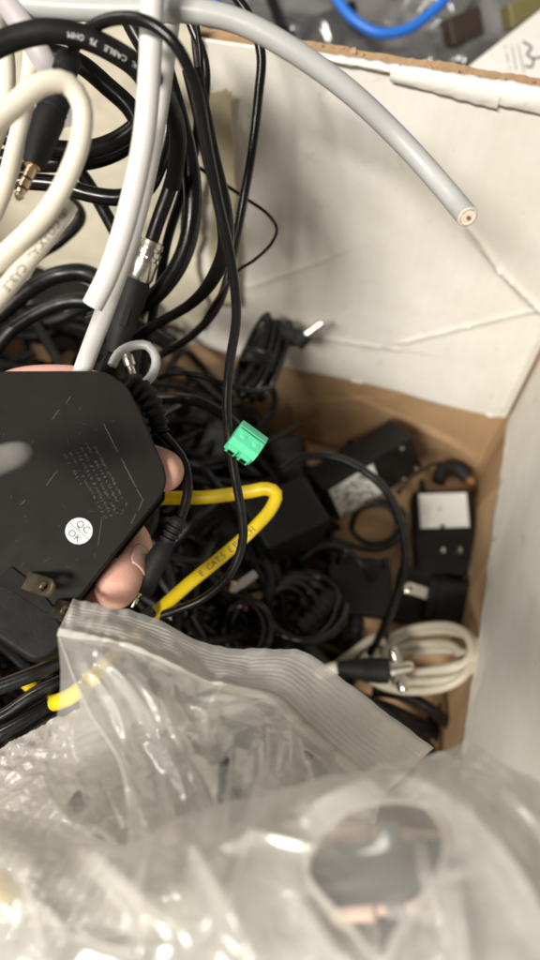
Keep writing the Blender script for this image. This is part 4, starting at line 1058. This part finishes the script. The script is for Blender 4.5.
Xn = crumple(Tg, .025, 31, .0022, k=.014, iters=60, wl=.036, bend=.2)
# mouth outline in camera pixels of the target sheet -> sheet parameters
pix = []
for q in Xn.reshape(-1, 3):
    r_ = Vector(q)-CAM; d_ = r_.dot(fw); pix.append((270+FPX*r_.dot(rt)/d_, 480-FPX*r_.dot(up)/d_))
pix = np.array(pix).reshape(Xn.shape[0], Xn.shape[1], 2)
mouth = [(306, 868), (318, 836), (345, 812), (385, 800), (425, 806), (446, 830), (446, 858), (432, 884), (412, 912), (396, 940), (380, 962), (352, 930), (322, 900)]
def inside(p, poly):
    c = False; n = len(poly)
    for i in range(n):
        (x1, y1), (x2, y2) = poly[i], poly[i-1]
        if (y1 > p[1]) != (y2 > p[1]) and p[0] < (x2-x1)*(p[1]-y1)/(y2-y1)+x1: c = not c
    return c
nvn, nun = Xn.shape[:2]
def hole(s, t):
    i, j = int(round(s*(nun-1))), int(round(t*(nvn-1))); return inside(pix[j, i], mouth)
film_obj(Xn, 'front_film', M['filmfront'], fb, hole)
film_obj(Xn, 'mouth_film', M['filmclear'], fb, lambda s, t: not hole(s, t))
# rolled rim of the mouth follows the hole on the sheet
rim = []
for mu_, mv_ in mouth:
    dd = np.hypot(pix[..., 0]-mu_, pix[..., 1]-mv_); j, i = np.unravel_index(np.argmin(dd), dd.shape); rim.append(P(mu_, mv_, float((Vector(Xn[j, i])-CAM).dot(fw))))
rp = spline(rim, .002, True)
Geo().add(tube_geo(rp, .0008+.0003*np.sin(np.linspace(0, 30, len(rp))), 10, flat=.5)).build('arched_fold', M['filmfront'], fb)
Xm = crumple(catmull_grid([[(u, v+14, d+.018) for u, v, d in r] for r in ff], 90, 60), .08, 37, .006, k=.008, iters=110, wl=.03)
pm = []
for q in Xm.reshape(-1, 3):
    r_ = Vector(q)-CAM; d_ = r_.dot(fw); pm.append((270+FPX*r_.dot(rt)/d_, 480-FPX*r_.dot(up)/d_))
pm = np.array(pm).reshape(Xm.shape[0], Xm.shape[1], 2)
film_obj(Xm, 'back_film', M['film'], fb, lambda s, t: inside(pm[int(round(t*(pm.shape[0]-1))), int(round(s*(pm.shape[1]-1)))], mouth))

# things seen dimly through the films
def dim_item(name, A, B, prof, m, lab, cat, parts=()):
    e = empty(name, A, lab, cat)
    Geo().add(lathe_geo(prof, A, B, 20)).build('shell', m, e)
    for pf, mm, nm in parts: Geo().add(lathe_geo(pf, A, B, 20)).build(nm, mm, e)
    return e
A, B = P(312, 880, .158), P(452, 864, .154)
dim_item('coax_adapter', A, B, [(0, .005), (.003, .0064), (.022, .0064), (.024, .0055), (.033, .0055)], M['darkgrey'], 'dark grey cylinder connector seen through the arched fold of the nearest bag', 'connector', [([(.025, .0066), (.028, .0066)], M['midgrey'], 'ring')])
A, B = P(326, 836, .168), P(444, 848, .164)
dim_item('coax_adapter', A, B, [(0, .003), (.002, .0048), (.010, .0048), (.011, .0036), (.028, .0036)], M['pinkgold'], 'pinkish brass connector in the bag above the dark grey one', 'connector', [([(.013, .0047), (.018, .0047)], M['midgrey'], 'ring')])
A, B = P(330, 912, .156), P(434, 902, .154)
dim_item('coax_adapter', A, B, [(0, .003), (.002, .0044), (.010, .0044), (.011, .0034), (.024, .0034)], M['pinkgold'], 'pinkish brass connector in the bag below the dark grey one', 'connector', [([(.013, .0044), (.017, .0044)], M['midgrey'], 'ring')])
A, B = P(345, 940, .154), P(425, 938, .152)
dim_item('coax_adapter', A, B, [(0, .004), (.003, .006), (.02, .006), (.022, .004)], M['midgrey'], 'mid grey connector lowest in the clear patch of the nearest bag', 'connector', [([(.008, .0064), (.012, .0064)], M['darkgrey'], 'ring')])
A, B = P(72, 800, .208), P(140, 840, .204)
dim_item('barrel_plug', A, B, [(0, .003), (.003, .0045), (.018, .0056), (.022, .004)], M['black_matte'], 'black plug showing through a gap in the bags at lower left', 'plug', [([(.010, .0058), (.012, .0058)], M['darkgrey'], 'ring')])
A, B = P(232, 762, .197), P(227, 815, .182)
dim_item('cable_ferrule', A, B, [(0, .0028), (.002, .0036), (.014, .0034), (.016, .002)], M['darkgrey'], 'dark blue grey ferrule inside the zip bag', 'connector', [([(.004, .0039), (.006, .0039)], M['midgrey'], 'ring')])
A, B = P(286, 748, .222), P(330, 778, .218)
dim_item('coax_adapter', A, B, [(0, .004), (.004, .0058), (.014, .0058), (.016, .004)], M['midgrey'], 'brownish grey connector in the zip bag under its seal', 'connector', [([(.006, .006), (.009, .006)], M['brownitem'], 'ring')])
A, B = P(-6, 868, .2), P(14, 902, .195)
dim_item('wire_nut', A, B, [(0, .002), (.010, .0042), (.012, .0042)], M['yellow'], 'small yellow cap inside the bag at the left edge', 'cap', [([(.010, .0046), (.0115, .0046)], M['yellow'], 'skirt')])
A, B = P(30, 880, .21), P(48, 960, .2)
dim_item('coax_adapter', A, B, [(0, .004), (.004, .0065), (.022, .0065), (.024, .004)], M['midgrey'], 'grey connector inside the bags at lower left', 'connector', [([(.008, .007), (.012, .007)], M['darkgrey'], 'ring')])

# ------------------------------------------------------------------ beyond the box
cable('blue_cable', [(200, -60, .47), (216, 8, .47), (222, 30, .48), (230, 80, .5)], .0045, M['blue'], 'bright blue cable behind the thick grey arch', 'cable')
cable('blue_cable', [(300, -60, .56), (335, -4, .56), (352, 18, .56), (378, 33, .56), (405, 30, .56), (430, 14, .56), (450, -6, .56), (480, -50, .56)], .0042, M['blue'], 'bright blue cable sagging in a curve beyond the box rim', 'cable')
for sd, lab, g4 in ((41, 'grey crumpled plastic bag beyond the rim, left of the blue curve', ((215, 400), (-70, 110), .60)), (43, 'pale grey plastic bag beyond the rim beside the white card', ((385, 540), (-70, 120), .60))):
    (u0, u1), (v0, v1), d0_ = g4
    gr_ = [[(u0+(u1-u0)*a, v0+(v1-v0)*b, d0_+.05-.06*b-.03*math.sin(a*3.1)*math.sin(b*3.1)) for a in (0, .25, .5, .75, 1)] for b in (0, .33, .66, 1)]
    tag(film_obj(crumple(catmull_grid(gr_, 90, 80), .09, sd, .012, k=.005, iters=120, wl=.05, bend=.4), 'plastic_bag', M['filmgrey']), lab, 'plastic bag')
# brown tag behind, olive part at the corner
for nm, u, v, d, s, m, lab, cat in (('brown_case', 462, 28, .58, (.03, .022, .02), M['brownitem'], 'brown plastic case between the grey bags', 'case'),
                                  ('olive_case', 522, 12, .52, (.028, .018, .016), M['olive'], 'olive plastic case above the white card', 'case'),
                                  ('black_case', 330, 30, .62, (.05, .03, .03), M['black_matte'], 'black case under the grey bag beyond the rim', 'case')):
    c = P(u, v, d); e, ax = brick(nm, c, rt+up*.4, CAM-c, s, lab, cat, m)
    Geo().add(box_geo(c+ax[2]*s[2]*.5, ax, (s[0]*.6, s[1]*.5, .001))).build('cover_plate', m, e, False, .0003)
for i, pts in enumerate(([(260, -40, .6), (275, 10, .58), (290, 45, .56), (310, 70, .55)], [(320, -40, .66), (340, 20, .62), (330, 60, .6)], [(420, -40, .66), (400, 20, .65), (420, 60, .64), (450, 80, .62)], [(350, -30, .7), (400, 0, .7), (450, 30, .68), (470, 70, .66)],
                         [(250, 0, .7), (300, 30, .7), (360, 60, .7), (430, 90, .7)], [(500, -40, .7), (470, 10, .7), (440, 50, .7), (420, 90, .7)])):
    cable('black_cable', pts, .005, M['black_gloss'], 'black cord among the clutter beyond the far rim', 'cord', 'black cords beyond the far rim', seg=10)
# neighbouring dark bin that the clutter sits in
nb = empty('storage_bin', (0, .6, -.01), 'dark storage bin of clutter standing beyond the white box', 'bin')
Geo().add(box_geo((-.02, .62, .06), AX, (.8, .44, .12))).build('tray', M['darkgrey'], nb, False, .004)
# white card with handwriting
cd = empty('card', P(510, 60, .47), 'white card with black handwriting propped beyond the rim', 'card')
A, B, C_ = P(469, 66, .47), P(548, 4, .50), P(520, 130, .44)
D2 = B+(C_-A)
x, y, z = frame(B-A, (B-A).cross(C_-A)); z = z if z.dot(CAM-A) > 0 else -z
y = z.cross(x)
crn = [A, B, D2, C_]
Geo().add(prism_geo(crn, [q-z*.0012 for q in crn])).build('board', M['card'], cd, False)
def on_card(u, v, off=.0003):
    r_ = (fw+(u-270)/FPX*rt+(480-v)/FPX*up); t = (A-CAM).dot(z)/r_.dot(z); return CAM+r_*t+z*off
g = Geo()
for pts in (((523, 42), (531, 48), (527, 55), (533, 60), (530, 68), (525, 66)), ((533, 59), (546, 57))):
    g.add(tube_geo(spline([on_card(*q) for q in pts], .001), .0007, 6))
g.build('handwriting', M['ink'], cd)
g = Geo()
for a, b in (((505, 46), (511, 78)), ((511, 43), (517, 75)), ((517, 42), (524, 74))):
    for k in range(9):
        if rng.random() < .8:
            p0 = on_card(a[0]+(b[0]-a[0])*k/9, a[1]+(b[1]-a[1])*k/9); p1 = on_card(a[0]+(b[0]-a[0])*(k+.75)/9, a[1]+(b[1]-a[1])*(k+.75)/9)
            g.add(tube_geo(np.array([p0, p1]), .0005, 5))
g.build('fine_print', M['greyink'], cd)

# ------------------------------------------------------------------ light: warm ceiling tubes of an indoor room
def area(name, loc, tgt, sx, sy, w, col):
    l = bpy.data.lights.new(name, 'AREA'); l.shape = 'RECTANGLE'; l.size = sx; l.size_y = sy; l.energy = w; l.color = col
    o = bpy.data.objects.new(name, l); COL.objects.link(o); o.location = loc
    o.rotation_euler = (Vector(tgt)-Vector(loc)).to_track_quat('-Z', 'Y').to_euler()
    return o
area('ceiling_lamp', (-.55, -1.45, 2.0), (0, .25, .2), .9, .3, 96, (1, .95, .87))
area('ceiling_lamp', (-1.5, .35, 1.75), (.05, .1, .1), .3, 1.0, 17, (1, .95, .87))
w = bpy.data.worlds.new('World'); sc.world = w; w.use_nodes = True
bg = w.node_tree.nodes['Background']; bg.inputs[0].default_value = (1, .95, .89, 1); bg.inputs[1].default_value = .17
